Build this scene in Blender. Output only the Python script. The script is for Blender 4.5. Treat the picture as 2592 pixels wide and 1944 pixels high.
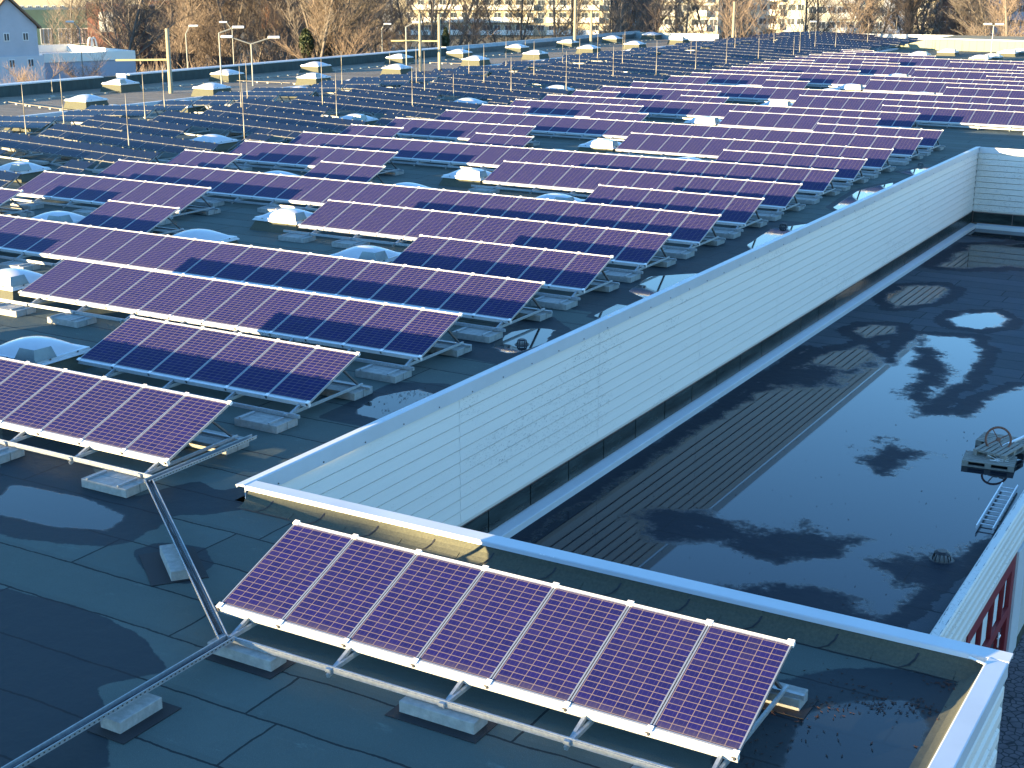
import bpy, bmesh, math, random
import numpy as np
from mathutils import Matrix, Vector
for o in list(bpy.data.objects): bpy.data.objects.remove(o)
scene=bpy.context.scene; COL=scene.collection
rad=math.radians
# ------------------------------------------------------------------ camera
CAM=Vector((11.391,-12.246,8.084)); PITCH,ROLL,YAW=rad(16.478),rad(.1195),rad(30.131)
cp,sp,cy,sy=math.cos(PITCH),math.sin(PITCH),math.cos(YAW),math.sin(YAW)
fw=Vector((-sy*cp,cy*cp,-sp)); ri=Vector((cy,sy,0)); up=ri.cross(fw)
r2=ri*math.cos(ROLL)+up*math.sin(ROLL); u2=up*math.cos(ROLL)-ri*math.sin(ROLL)
cd=bpy.data.cameras.new('camera'); cam=bpy.data.objects.new('camera',cd); COL.objects.link(cam)
cd.sensor_width=36; cd.lens=36*3556.7/2592; cd.clip_start=.1; cd.clip_end=4000
cam.matrix_world=Matrix(((r2.x,u2.x,-fw.x,CAM.x),(r2.y,u2.y,-fw.y,CAM.y),(r2.z,u2.z,-fw.z,CAM.z),(0,0,0,1)))
scene.camera=cam
# ------------------------------------------------------------------ light
SUN_EL,SUN_AZ=5.6,30.2         # light travels towards +Y, turned 30 degrees to +X
sd=bpy.data.lights.new('sun','SUN'); sd.energy=5.0; sd.angle=rad(.5); sd.color=(1,.74,.38)
sun=bpy.data.objects.new('sun',sd); COL.objects.link(sun)
dv=Vector((math.sin(rad(SUN_AZ))*math.cos(rad(SUN_EL)),math.cos(rad(SUN_AZ))*math.cos(rad(SUN_EL)),-math.sin(rad(SUN_EL))))
sun.rotation_euler=dv.to_track_quat('-Z','Y').to_euler()
w=bpy.data.worlds.new('World'); scene.world=w; w.use_nodes=True
nt=w.node_tree; bg=nt.nodes['Background']; sky=nt.nodes.new('ShaderNodeTexSky'); sky.sky_type='NISHITA'
sky.sun_disc=False; sky.sun_elevation=rad(SUN_EL); sky.sun_rotation=rad(180+SUN_AZ)
sky.air_density=1.0; sky.dust_density=0.0; sky.ozone_density=3.6
nt.links.new(sky.outputs[0],bg.inputs[0]); bg.inputs[1].default_value=.15
vs=scene.view_settings; vs.view_transform='Standard'; vs.look='None'; vs.gamma=1; vs.use_curve_mapping=False
vs.exposure=2.7
# ------------------------------------------------------------------ materials
def mat(name,col,rough=.7,metal=0,spec=.5,noise=0,nscale=8,col2=None,bump=0,bscale=60,coord='Object',stretch=None):
    m=bpy.data.materials.new(name); m.use_nodes=True; t=m.node_tree; b=t.nodes['Principled BSDF']
    b.inputs['Roughness'].default_value=rough; b.inputs['Metallic'].default_value=metal
    b.inputs['Specular IOR Level'].default_value=spec
    b.inputs['Base Color'].default_value=(*col,1)
    tc=t.nodes.new('ShaderNodeTexCoord'); src=tc.outputs[coord]
    if stretch:
        mp=t.nodes.new('ShaderNodeMapping'); mp.inputs['Scale'].default_value=stretch; t.links.new(src,mp.inputs[0]); src=mp.outputs[0]
    if noise or col2:
        n=t.nodes.new('ShaderNodeTexNoise'); n.inputs['Scale'].default_value=nscale; n.inputs['Detail'].default_value=5
        n.inputs['Roughness'].default_value=.65
        t.links.new(src,n.inputs['Vector']); r=t.nodes.new('ShaderNodeValToRGB')
        c2=col2 or tuple(max(0,c*(1-noise)) for c in col)
        c1=col if col2 else tuple(min(1,c*(1+noise)) for c in col)
        r.color_ramp.elements[0].position=.32; r.color_ramp.elements[1].position=.68
        r.color_ramp.elements[0].color=(*c2,1); r.color_ramp.elements[1].color=(*c1,1)
        t.links.new(n.outputs[0],r.inputs[0]); t.links.new(r.outputs[0],b.inputs['Base Color'])
    if bump:
        n2=t.nodes.new('ShaderNodeTexNoise'); n2.inputs['Scale'].default_value=bscale; n2.inputs['Detail'].default_value=4
        t.links.new(src,n2.inputs['Vector']); bp=t.nodes.new('ShaderNodeBump'); bp.inputs['Strength'].default_value=bump; bp.inputs['Distance'].default_value=.02
        t.links.new(n2.outputs[0],bp.inputs['Height']); t.links.new(bp.outputs[0],b.inputs['Normal'])
    return m
def N(t,kind,**kw):
    n=t.nodes.new(kind)
    for k,v in kw.items(): setattr(n,k,v)
    return n
class NG:
    """tiny expression helper for math nodes"""
    def __init__(s,t): s.t=t
    def m(s,op,a,b=None,c=None):
        n=s.t.nodes.new('ShaderNodeMath'); n.operation=op
        for i,v in enumerate((a,b,c)):
            if v is None: continue
            if isinstance(v,(int,float)): n.inputs[i].default_value=v
            else: s.t.links.new(v,n.inputs[i])
        return n.outputs[0]
    def mix(s,f,a,b):
        n=s.t.nodes.new('ShaderNodeMix'); n.data_type='RGBA'
        for sk,v in ((n.inputs[0],f),(n.inputs[6],a),(n.inputs[7],b)):
            if isinstance(v,(int,float)): sk.default_value=v
            elif isinstance(v,tuple): sk.default_value=(*v,1)
            else: s.t.links.new(v,sk)
        return n.outputs[2]
    def noise(s,vec,scale,detail=4,rough=.6):
        n=s.t.nodes.new('ShaderNodeTexNoise'); n.inputs['Scale'].default_value=scale; n.inputs['Detail'].default_value=detail; n.inputs['Roughness'].default_value=rough
        s.t.links.new(vec,n.inputs['Vector']); return n.outputs[0]
    def scalevec(s,vec,sc):
        mp=s.t.nodes.new('ShaderNodeMapping'); mp.inputs['Scale'].default_value=sc; s.t.links.new(vec,mp.inputs[0]); return mp.outputs[0]
LMOD=1.629
def cell_mat():
    m=bpy.data.materials.new('blue_silicon_cells'); m.use_nodes=True; t=m.node_tree; b=t.nodes['Principled BSDF']; g=NG(t)
    tc=N(t,'ShaderNodeTexCoord'); sx=N(t,'ShaderNodeSeparateXYZ'); t.links.new(tc.outputs['Object'],sx.inputs[0])
    x=g.m('MULTIPLY',g.m('SUBTRACT',sx.outputs[0],.03),6/.94); y=g.m('MULTIPLY',g.m('SUBTRACT',sx.outputs[1],.035),18/(LMOD-.07))
    fx=g.m('FRACT',x); fy=g.m('FRACT',y)
    ex=g.m('ABSOLUTE',g.m('SUBTRACT',fx,.5)); ey=g.m('ABSOLUTE',g.m('SUBTRACT',fy,.5))
    line=g.m('MAXIMUM',g.m('GREATER_THAN',ex,.474),g.m('GREATER_THAN',ey,.447))
    bus=g.m('LESS_THAN',g.m('ABSOLUTE',g.m('SUBTRACT',ex,.21)),.014)
    oi=N(t,'ShaderNodeObjectInfo')
    cv=N(t,'ShaderNodeCombineXYZ'); t.links.new(g.m('FLOOR',x),cv.inputs[0]); t.links.new(g.m('FLOOR',y),cv.inputs[1]); t.links.new(g.m('MULTIPLY',oi.outputs['Random'],50),cv.inputs[2])
    wn=N(t,'ShaderNodeTexWhiteNoise'); t.links.new(cv.outputs[0],wn.inputs[0])
    c=g.mix(wn.outputs[0],(.0085,.0098,.066),(.0115,.0112,.082))
    c=g.mix(g.m('MULTIPLY',oi.outputs['Random'],.35),c,(.009,.0105,.064))
    c=g.mix(g.m('MULTIPLY',bus,.35),c,(.06,.055,.10))
    c=g.mix(g.m('MULTIPLY',line,.9),c,(.15,.12,.12))
    du=g.m('MULTIPLY',g.m('MULTIPLY',g.m('MAXIMUM',g.m('SUBTRACT',.16,sx.outputs[1]),0),3.0),g.noise(g.scalevec(tc.outputs['Object'],(6,2,1)),3,4)); c=g.mix(g.m('MINIMUM',du,.35),c,(.13,.115,.10))
    ns=g.m('MULTIPLY',g.m('MAXIMUM',g.m('SUBTRACT',g.noise(g.scalevec(cv.outputs[0],(.9,.3,.3)),1.3,3),.5),0),.5); c=g.mix(ns,c,(.07,.06,.08))
    t.links.new(c,b.inputs['Base Color']); b.inputs['Roughness'].default_value=.30; b.inputs['Specular IOR Level'].default_value=.06
    return m
M={}
M['cells']=cell_mat()
M['alu']=mat('aluminium',(.62,.63,.64),.42,.25,noise=.08,nscale=14)
M['frame']=mat('anodised_frame',(.42,.44,.46),.38,.75,noise=.06,nscale=9)
M['alud']=mat('galvanised_steel',(.30,.33,.35),.5,.45,noise=.18,nscale=22)
M['aludark']=mat('weathered_strut',(.10,.10,.105),.5,.4,noise=.2,nscale=20)
M['clip']=mat('clip_metal',(.85,.84,.82),.35,.2)
M['clipd']=mat('dull_clip_metal',(.34,.32,.27),.45,.3)
M['rline']=mat('module_edge_rail',(.20,.21,.21),.5,.2)
M['thin']=mat('dark_thin_film',(.006,.010,.026),.25,0,.22,noise=.2,nscale=1.5)
M['concrete']=mat('concrete',(.33,.33,.31),.9,col2=(.22,.225,.215),nscale=9,bump=.3,bscale=90)
M['rubber']=mat('rubber_mat',(.012,.012,.014),.8,bump=.2)
M['white']=mat('white_coated_sheet',(.46,.49,.52),.4,noise=.05,nscale=1.3)
M['dome']=mat('opal_acrylic',(.50,.50,.52),.18,0,.5,noise=.05,nscale=2)
M['domeframe']=mat('white_plastic_frame',(.56,.59,.62),.35,noise=.05,nscale=6)
M['felt']=mat('mineral_felt',(.085,.088,.062),.95,col2=(.055,.060,.046),nscale=25,bump=.3,bscale=140)
M['zinc']=mat('zinc_wind_deflector',(.20,.24,.25),.42,.4,col2=(.13,.17,.19),nscale=3)
M['lamp']=mat('lamp_post_grey',(.22,.23,.22),.5,.2)
M['cable']=mat('black_cable',(.01,.01,.012),.5)
M['rod']=mat('rod_metal',(.30,.27,.21),.5,.3)
M['wood']=mat('weathered_pallet_wood',(.27,.25,.21),.85,col2=(.17,.155,.13),nscale=10,stretch=(1,8,8),bump=.3)
M['rust']=mat('rusty_iron',(.16,.07,.045),.8,noise=.3,nscale=12)
M['red']=mat('dark_red_frame_paint',(.17,.013,.02),.45,noise=.1)
M['glass']=mat('window_glass',(.06,.075,.09),.06,0,.6)
M['curtain']=mat('pale_blind',(.50,.55,.57),.7)
M['render']=mat('rough_render',(.36,.37,.36),.95,noise=.15,nscale=40,bump=.4)
M['leafdead']=mat('dead_leaves',(.035,.016,.012),.9,noise=.4,nscale=30)
M['green']=mat('green_wire',(.02,.2,.12),.5)
# roof felt with laps, damp and puddles driven by a painted attribute
def roof_mat(name,dry,dry2,wetc,lap=1.0,joint=5.0,streak=(1,1,1),wrough=.05,nw=.35,tint=None,soft=.05):
    m=bpy.data.materials.new(name); m.use_nodes=True; t=m.node_tree; b=t.nodes['Principled BSDF']; g=NG(t)
    tc=N(t,'ShaderNodeTexCoord'); v=tc.outputs['Object']; sx=N(t,'ShaderNodeSeparateXYZ'); t.links.new(v,sx.inputs[0])
    at=N(t,'ShaderNodeAttribute'); at.attribute_name='wet'; wet=at.outputs['Fac']
    vs_=g.scalevec(v,streak)
    n1=g.noise(vs_,1.1,8,.68); n2=g.noise(v,90,2); n3=g.noise(v,.35,3)
    wob=g.m('MULTIPLY',g.m('SUBTRACT',g.noise(v,.9,4),.5),.13); wobf=g.m('MULTIPLY',g.m('SUBTRACT',g.noise(v,14,3),.5),.025)
    yy=g.m('DIVIDE',g.m('ADD',g.m('ADD',sx.outputs[1],wob),wobf),lap); row=g.m('FLOOR',g.m('ADD',yy,.5))
    wn=N(t,'ShaderNodeTexWhiteNoise',noise_dimensions='1D'); t.links.new(row,wn.inputs['W'])
    xx=g.m('ADD',g.m('DIVIDE',g.m('ADD',sx.outputs[0],wob),joint),wn.outputs[0])
    l1=g.m('LESS_THAN',g.m('ABSOLUTE',g.m('SUBTRACT',g.m('FRACT',yy),.5)),.016/lap)
    l2=g.m('LESS_THAN',g.m('ABSOLUTE',g.m('SUBTRACT',g.m('FRACT',xx),.5)),.016/joint)
    line=g.m('MAXIMUM',l1,l2)
    # per sheet tint
    cv=N(t,'ShaderNodeCombineXYZ'); t.links.new(row,cv.inputs[0]); t.links.new(g.m('FLOOR',g.m('ADD',xx,.5)),cv.inputs[1])
    wn2=N(t,'ShaderNodeTexWhiteNoise'); t.links.new(cv.outputs[0],wn2.inputs[0])
    c=g.mix(n1,dry,dry2)
    c=g.mix(g.m('MULTIPLY',wn2.outputs[0],.9),c,tuple(x*.62 for x in dry))
    # speckle of the mineral surface and pale smears
    c=g.mix(g.m('MULTIPLY',g.m('GREATER_THAN',n2,.58),.25),c,tuple(min(1,x*1.6) for x in dry))
    sm=g.m('MULTIPLY',g.m('MAXIMUM',g.m('SUBTRACT',g.noise(g.scalevec(v,(.7,2.2,1)),1.7,7,.75),.60),0),3.2)
    c=g.mix(g.m('MINIMUM',sm,.5),c,tuple(min(1,x*1.9) for x in dry))
    wv=g.m('ADD',wet,g.m('MULTIPLY',g.m('SUBTRACT',n1,.5),nw))
    wv=g.m('ADD',wv,g.m('MULTIPLY',g.m('SUBTRACT',g.noise(g.scalevec(v,(2.5*streak[0],2.5*streak[1],1)),4,4),.5),nw*.25))
    def ss(a,b_):
        mr=N(t,'ShaderNodeMapRange'); mr.interpolation_type='SMOOTHSTEP'; mr.inputs[1].default_value=a; mr.inputs[2].default_value=b_; t.links.new(wv,mr.inputs[0]); return mr.outputs[0]
    lapb=g.m('LESS_THAN',g.m('FRACT',g.m('ADD',yy,.5)),.11); c=g.mix(g.m('MULTIPLY',lapb,.35),c,tuple(x*.62 for x in dry))
    scf=g.m('GREATER_THAN',g.noise(g.scalevec(v,(1.2,5,1)),3.5,7,.8),.66); c=g.mix(g.m('MULTIPLY',scf,.35),c,tuple(min(1,x*1.7) for x in dry))
    damp=ss(.42,.47); pud=ss(1.07-soft,1.07+soft)
    c=g.mix(g.m('MULTIPLY',damp,.97),c,wetc)
    c=g.mix(g.m('MULTIPLY',line,.88),c,(.012,.014,.017))
    c=g.mix(g.m('MULTIPLY',pud,.6),c,tuple(x*.5 for x in wetc))
    t.links.new(c,b.inputs['Base Color'])
    r=g.m('SUBTRACT',.85,g.m('MULTIPLY',damp,.15)); r=g.m('ADD',g.m('MULTIPLY',r,g.m('SUBTRACT',1,pud)),g.m('MULTIPLY',pud,wrough))
    t.links.new(r,b.inputs['Roughness'])
    t.links.new(g.m('ADD',.15,g.m('MULTIPLY',pud,.13)),b.inputs['Specular IOR Level'])
    if tint: b.inputs['Specular Tint'].default_value=(*tint,1)
    h=g.m('ADD',g.m('MULTIPLY',n2,.004),g.m('MULTIPLY',line,-.01)); h=g.m('ADD',h,g.m('MULTIPLY',g.noise(v,2.2,3),.03))
    bp=N(t,'ShaderNodeBump'); bp.inputs['Distance'].default_value=1.0
    t.links.new(g.m('MULTIPLY',g.m('SUBTRACT',1,pud),.55),bp.inputs['Strength']); t.links.new(h,bp.inputs['Height']); t.links.new(bp.outputs[0],b.inputs['Normal'])
    return m
M['roof']=roof_mat('grey_bitumen_roof',(.104,.134,.122),(.060,.080,.077),(.023,.032,.038))
M['lowroof']=roof_mat('wet_lower_roof',(.075,.088,.098),(.045,.055,.068),(.012,.016,.024),joint=5.2,streak=(1,1,1),wrough=.025,nw=1.3,tint=(.62,.82,1),soft=.17)
M['strip']=roof_mat('brown_grey_felt',(.26,.22,.17),(.20,.175,.14),(.1,.1,.09))
M['blackband']=None
def clad_mat(name,base,stain=(.10,.10,.11),strong=1,axis='Y'):
    m=bpy.data.materials.new(name); m.use_nodes=True; t=m.node_tree; b=t.nodes['Principled BSDF']; g=NG(t)
    tc=N(t,'ShaderNodeTexCoord'); v=tc.outputs['Object']
    a=g.noise(g.scalevec(v,(1,.35,6)),2.2,6,.7); c=g.mix(a,base,tuple(x*.86 for x in base))
    st=g.noise(g.scalevec(v,(2,2,5)),6,8,.85); big=g.noise(g.scalevec(v,(.25,.25,.8)),1.0,3)
    f=g.m('MULTIPLY',g.m('GREATER_THAN',st,.575),g.m('GREATER_THAN',big,.55)); c=g.mix(g.m('MULTIPLY',f,.75*strong),c,stain)
    f2=g.m('MULTIPLY',g.m('GREATER_THAN',g.noise(g.scalevec(v,(3,3,6)),6,6,.85),.61),g.m('GREATER_THAN',g.noise(g.scalevec(v,(.2,.2,.5)),1.7,3),.56)); c=g.mix(g.m('MULTIPLY',f2,.6*strong),c,(.13,.08,.06))
    t.links.new(c,b.inputs['Base Color']); b.inputs['Roughness'].default_value=.55; b.inputs['Specular IOR Level'].default_value=.35
    return m
M['clad']=clad_mat('white_profiled_sheet',(.70,.675,.63))
M['cladold']=clad_mat('worn_white_sheet',(.62,.60,.56),strong=1)
def band_mat():
    m=mat('smoked_glass_band',(.012,.022,.026),.22,0,.6); return m
M['band']=mat('smoked_band_panel',(.006,.010,.011),.25,0,.2,col2=(.03,.045,.045),nscale=1.6,stretch=(1,.5,4))
M['seal']=mat('brown_seal',(.17,.12,.11),.7)
# ------------------------------------------------------------------ mesh helpers
class MB:
    def __init__(s): s.v=[]; s.f=[]; s.mi=[]
    def add(s,vs_,fs,mi=0):
        n=len(s.v); s.v+=[tuple(p) for p in vs_]; s.f+=[tuple(n+i for i in f) for f in fs]; s.mi+=[mi]*len(fs)
    def box(s,x0,x1,y0,y1,z0,z1,mi=0,T=None):
        p=[(x0,y0,z0),(x1,y0,z0),(x1,y1,z0),(x0,y1,z0),(x0,y0,z1),(x1,y0,z1),(x1,y1,z1),(x0,y1,z1)]
        if T: p=[tuple(T@Vector(q)) for q in p]
        s.add(p,[(0,3,2,1),(4,5,6,7),(0,1,5,4),(1,2,6,5),(2,3,7,6),(3,0,4,7)],mi)
    def bar(s,a,b,w,h,mi=0):
        a,b=Vector(a),Vector(b); d=(b-a).normalized(); sd_=d.cross(Vector((0,0,1)))
        if sd_.length<1e-4: sd_=Vector((1,0,0))
        sd_.normalize(); u=sd_.cross(d)
        p=[]
        for e in (a,b):
            for i,j in ((-1,-1),(1,-1),(1,1),(-1,1)): p.append(e+sd_*i*w/2+u*j*h/2)
        s.add(p,[(0,1,2,3),(7,6,5,4),(0,4,5,1),(1,5,6,2),(2,6,7,3),(3,7,4,0)],mi)
    def tube(s,a,b,r0,r1=None,n=8,mi=0,cap=True):
        if r1 is None: r1=r0
        a,b=Vector(a),Vector(b); d=(b-a).normalized(); sd_=d.orthogonal().normalized(); u=d.cross(sd_)
        p=[]
        for e,r in ((a,r0),(b,r1)):
            for i in range(n):
                q=2*math.pi*i/n; p.append(e+(sd_*math.cos(q)+u*math.sin(q))*r)
        f=[(i,(i+1)%n,n+(i+1)%n,n+i) for i in range(n)]
        if cap: f+=[tuple(reversed(range(n))),tuple(range(n,2*n))]
        s.add(p,f,mi)
    def prism(s,prof,axis,a,b,mi=0):
        """profile in the two other axes, swept along axis from a to b"""
        n=len(prof); p=[]
        for e in (a,b):
            for u,v in prof: p.append({'x':(e,u,v),'y':(u,e,v),'z':(u,v,e)}[axis])
        f=[(i,(i+1)%n,n+(i+1)%n,n+i) for i in range(n)]+[tuple(reversed(range(n))),tuple(range(n,2*n))]
        s.add(p,f,mi)
    def mesh(s,name,mats,smooth=False,recalc=True):
        me=bpy.data.meshes.new(name); me.from_pydata(s.v,[],s.f)
        for m_ in (mats if isinstance(mats,(list,tuple)) else [mats]): me.materials.append(m_)
        me.polygons.foreach_set('material_index',s.mi)
        if recalc:
            bm=bmesh.new(); bm.from_mesh(me); bmesh.ops.recalc_face_normals(bm,faces=bm.faces); bm.to_mesh(me); bm.free()
        if smooth: me.polygons.foreach_set('use_smooth',[True]*len(me.polygons))
        me.update(); return me
def obj(name,me,parent=None,loc=(0,0,0),rot=None,label=None):
    o=bpy.data.objects.new(name,me); COL.objects.link(o); o.location=loc
    if rot: o.rotation_euler=rot
    if parent: o.parent=parent
    if label: o['label']=label
    return o
def thing(name,label,cat,loc=(0,0,0),rz=0,group=None,me=None):
    o=bpy.data.objects.new(name,me); COL.objects.link(o); o.location=loc; o.rotation_euler=(0,0,rz)
    o['label']=label; o['category']=cat
    if group: o['group']=group
    return o
def struct(name,me,loc=(0,0,0),kind='structure'):
    o=bpy.data.objects.new(name,me); COL.objects.link(o); o.location=loc; o['kind']=kind; return o
ORD=['first','second','third','fourth','fifth','sixth','seventh','eighth','ninth','tenth','eleventh','twelfth','thirteenth','fourteenth','fifteenth','sixteenth','seventeenth','eighteenth','nineteenth','twentieth','twenty-first','twenty-second','twenty-third','twenty-fourth','twenty-fifth','twenty-sixth','twenty-seventh','twenty-eighth','twenty-ninth','thirtieth','thirty-first','thirty-second','thirty-third','thirty-fourth','thirty-fifth','thirty-sixth','thirty-seventh','thirty-eighth','thirty-ninth','fortieth']
NUM={3:'three',4:'four',5:'five',6:'six',7:'seven',8:'eight',9:'nine',12:'twelve'}
def bevel(me,w_=.006,seg=1):
    bm=bmesh.new(); bm.from_mesh(me); bmesh.ops.bevel(bm,geom=[e for e in bm.edges if e.calc_face_angle(0)>.6],offset=w_,segments=seg,affect='EDGES'); bm.to_mesh(me); bm.free(); return me
def pix(P):
    d=Vector(P)-CAM; z=d.dot(fw)
    if z<=.1: return None
    return (1296+3556.7*d.dot(r2)/z, 972-3556.7*d.dot(u2)/z)
def seen(P,m_=120):
    q=pix(P); return q is not None and -m_<q[0]<2592+m_ and -m_<q[1]<1944+m_
# ------------------------------------------------------------------ roof heights
def gz(X):
    if X>-29.5: return 0
    if X>-40.8: return .035*(-29.5-X)
    return max(.395-.04*(-40.8-X),-.04)
# ------------------------------------------------------------------ grid with wetness
def sdf(px,py,poly):
    n=len(poly); d=np.full(px.shape,1e9); ins=np.zeros(px.shape,bool); j=n-1
    for i in range(n):
        ax,ay=poly[j]; bx,by=poly[i]; ex,ey=bx-ax,by-ay; wx,wy=px-ax,py-ay
        q=np.clip((wx*ex+wy*ey)/(ex*ex+ey*ey+1e-12),0,1); d=np.minimum(d,np.hypot(wx-ex*q,wy-ey*q))
        c=(ay>py)!=(by>py)
        with np.errstate(divide='ignore',invalid='ignore'):
            xi=(bx-ax)*(py-ay)/(by-ay)+ax
        ins^=c&(px<xi); j=i
    return np.where(ins,d,-d)
def grid(name,x0,x1,y0,y1,dx,dy,z,material,add,sub=(),holes=()):
    xs=np.linspace(x0,x1,int(round((x1-x0)/dx))+1); ys=np.linspace(y0,y1,int(round((y1-y0)/dy))+1)
    X,Y=np.meshgrid(xs,ys); nx,ny=len(xs),len(ys); wet=np.zeros(X.shape)
    for poly,lv,soft in add:
        s_=sdf(X,Y,poly); wet=np.maximum(wet,np.clip(.46*lv/1.0+s_/soft,0,lv) if lv<1 else np.clip(1.06+s_/soft,0,1.7))
    for poly,soft in sub:
        s_=sdf(X,Y,poly); wet=np.minimum(wet,np.clip(1.04-s_/soft,.62,2))
    v=np.stack([X.ravel(),Y.ravel(),np.full(X.size,z)],1)
    i=np.arange(nx*ny).reshape(ny,nx); f=np.stack([i[:-1,:-1].ravel(),i[:-1,1:].ravel(),i[1:,1:].ravel(),i[1:,:-1].ravel()],1)
    me=bpy.data.meshes.new(name); me.from_pydata(v.tolist(),[],f.tolist()); me.materials.append(material)
    a=me.attributes.new('wet','FLOAT','POINT'); a.data.foreach_set('value',wet.ravel().astype(np.float32))
    return me
# ================================================================== MAIN ROOF
UP=[([(-7.24,2.69),(-5.57,2.7),(-4.27,2.8),(-4.22,3.28),(-3.99,3.95),(-2.89,3.65),(-2.44,3.32),(-2.8,2.82),(-3.22,2.58),(-3.04,2.04),(-3.27,1.46),(-3.45,1.02),(-4.17,.93),(-5.14,.9),(-8,.6)],.9,.5),
([(-6.5,2.3),(-4.9,2.45),(-3.9,2.2),(-3.6,1.6),(-4.6,1.3),(-5.9,1.2)],1.2,.9),
([(-2.77,1.24),(-2.71,1.7),(-1.96,1.89),(-1.41,1.48),(-1.26,.79),(-1.82,.62),(-2.49,1.0)],.9,.5),
([(-3.49,-.52),(-3.02,-.53),(-2.41,-.46),(-1.52,-.49),(-.84,-.61),(-.35,-.83),(.29,-1.17),(-.02,-1.57),(-.2,-1.9),(.32,-2.23),(1.2,-3.08),(.6,-4.6),(-3,-4)],.9,.6),
([(6.99,.17),(6.67,1.6),(7.08,2.48),(7.66,2.93),(8.04,3.2),(8.4,3.3),(8.56,3.02),(8.62,.6),(8.6,-3),(7.2,-2.5)],.9,.6),
([(7.3,.5),(7.1,1.6),(7.5,2.3),(8.1,2.6),(8.45,2.2),(8.5,-2)],1.2,1.2),
([(-3.99,8.32),(-4.19,9.25),(-3.82,10.09),(-3.19,9.99),(-2.82,9.01),(-2.86,8.0)],1.2,.3),
([(-4.4,7.6),(-4.5,10.3),(-3.4,10.8),(-2.6,9.6),(-2.7,7.6)],.9,.4),
([(-4.15,13.63),(-4.5,15.12),(-4.2,15.6),(-3.74,15.73),(-3.29,14.53),(-3.48,13.44)],1.2,.3),
([(-5.19,12.6),(-5.26,15.94),(-4.39,16.92),(-2.9,15.5),(-2.9,12.5)],.9,.5),
([(-4.0,20.36),(-4.3,22.3),(-3.3,23.4),(-2.75,21.43),(-2.75,19.29)],1.2,.3),
([(-3.68,27.98),(-4.0,31.0),(-3.28,32.6),(-2.76,29.28),(-2.75,26.48)],1.2,.3),
([(-3.56,17.41),(-3.62,18.83),(-3.19,18.84),(-3.06,17.25)],1.2,.25),
([(-3.63,36.2),(-4.03,40.5),(-3.43,43.5),(-2.79,39.3),(-2.75,35)],1.2,.4),
([(-4.02,46.4),(-3.65,48.2),(-2.92,48.6),(-2.86,45.5)],1.2,.4),
([(-3.45,2.73),(-3.34,3.79),(-2.95,4.5),(-2.62,5.5),(-2.5,3.97),(-2.44,3.32)],.9,.4),
([(-9.03,4.23),(-8.78,4.93),(-7.74,4.73),(-4.14,2.33),(-7.01,2.49)],.9,.5),
([(-5.2,17.5),(-5.2,33),(-2.7,33),(-2.7,17.5)],.5,1.0)]
roof=struct('roof_deck',None); bpy.data.objects.remove(roof)
def slopeplane(name,pts,material):
    me=bpy.data.meshes.new(name); me.from_pydata(pts,[],[tuple(range(len(pts)))]); me.materials.append(material); return me
# near, well side and far pieces joined into one roof sheet
pieces=[grid('r1',-12,8.72,-16,3.55,.15,.15,0,M['roof'],UP),grid('r2',-12,-2.85,3.55,54.9,.15,.25,0,M['roof'],UP)]
def joinmesh(name,ms):
    bm=bmesh.new()
    for m_ in ms: bm.from_mesh(m_)
    me=bpy.data.meshes.new(name); bm.to_mesh(me); bm.free(); me.materials.append(ms[0].materials[0]); return me
fl=[]
def quad(x0,x1,y0,y1,za,zb):
    me=bpy.data.meshes.new('q'); me.from_pydata([(x0,y0,za),(x1,y0,zb),(x1,y1,zb),(x0,y1,za)],[],[(0,1,2,3)]); me.materials.append(M['roof'])
    me.attributes.new('wet','FLOAT','POINT'); return me
pieces+=[quad(-29.5,-12,-16,54.9,0,0),quad(-40.8,-29.5,-16,170,gz(-40.8),0),quad(-50.2,-40.8,-16,170,gz(-50.2),gz(-40.8)),quad(-29.5,30,54.9,170,0,0)]
struct('roof_deck',joinmesh('roof_deck',pieces))
struct('gravel_strip_roof',joinmesh('gravel_strip_roof',[(lambda m_:(m_.materials.clear(),m_.materials.append(M['strip']),m_)[2])(quad(-60.9,-50.2,-16,140,.3,.3))]))
# lower roof
LOWW=[([(-1.9,10.2),(-2.2,12.66),(-1.97,15.61),(-1.87,20.02),(-1.74,23.66),(-1.6,28.86),(-.78,30.98),(.8,29.05),(.42,32.02),(.53,33.33),(2.02,33.66),(2.67,32.36),(3.03,28.63),(2.74,26.82),(2.68,25.02),(3.95,24.91),(4.02,26.81),(4.66,28.76),(5.5,28.36),(6.4,26),(6.45,17.2),(6.1,16.2),(5.9,14.9),(5.5,12.9),(5.3,11.4),(3.85,10.4),(2.05,10.3),(-.16,10.6)],1.2,.9),
([(-.5,8.2),(.8,9.9),(3.5,9.7),(5.2,10.2),(5.8,7),(2.5,5.5)],1.2,1.6),
([(.82,35.87),(1.02,37.01),(1.97,37.74),(2.6,36.93),(2.67,35.84),(2.1,34.98),(1.32,35.04)],1.2,.9),
([(-2.0,37.89),(-1.95,40.18),(-.84,41.31),(-.19,40.76),(-.36,38.01),(-1.31,36.61)],1.2,.9),
([(-1.58,32.59),(-1.27,33.65),(-.46,34.13),(-.26,32.87),(-.91,31.92)],1.2,.9),
([(-1.8,44.79),(-1.62,50.09),(1.07,52.31),(3.5,52),(3,46),(.71,46.28),(-.8,44.85)],1.2,1.2),
([(-2.45,8),(-2.45,30),(-1.7,30),(-1.9,8)],.9,.7),([(-2.45,52.6),(-2.45,54.6),(4,54.6),(4,52.6),(0,52.3)],1.0,.6)]
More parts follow.
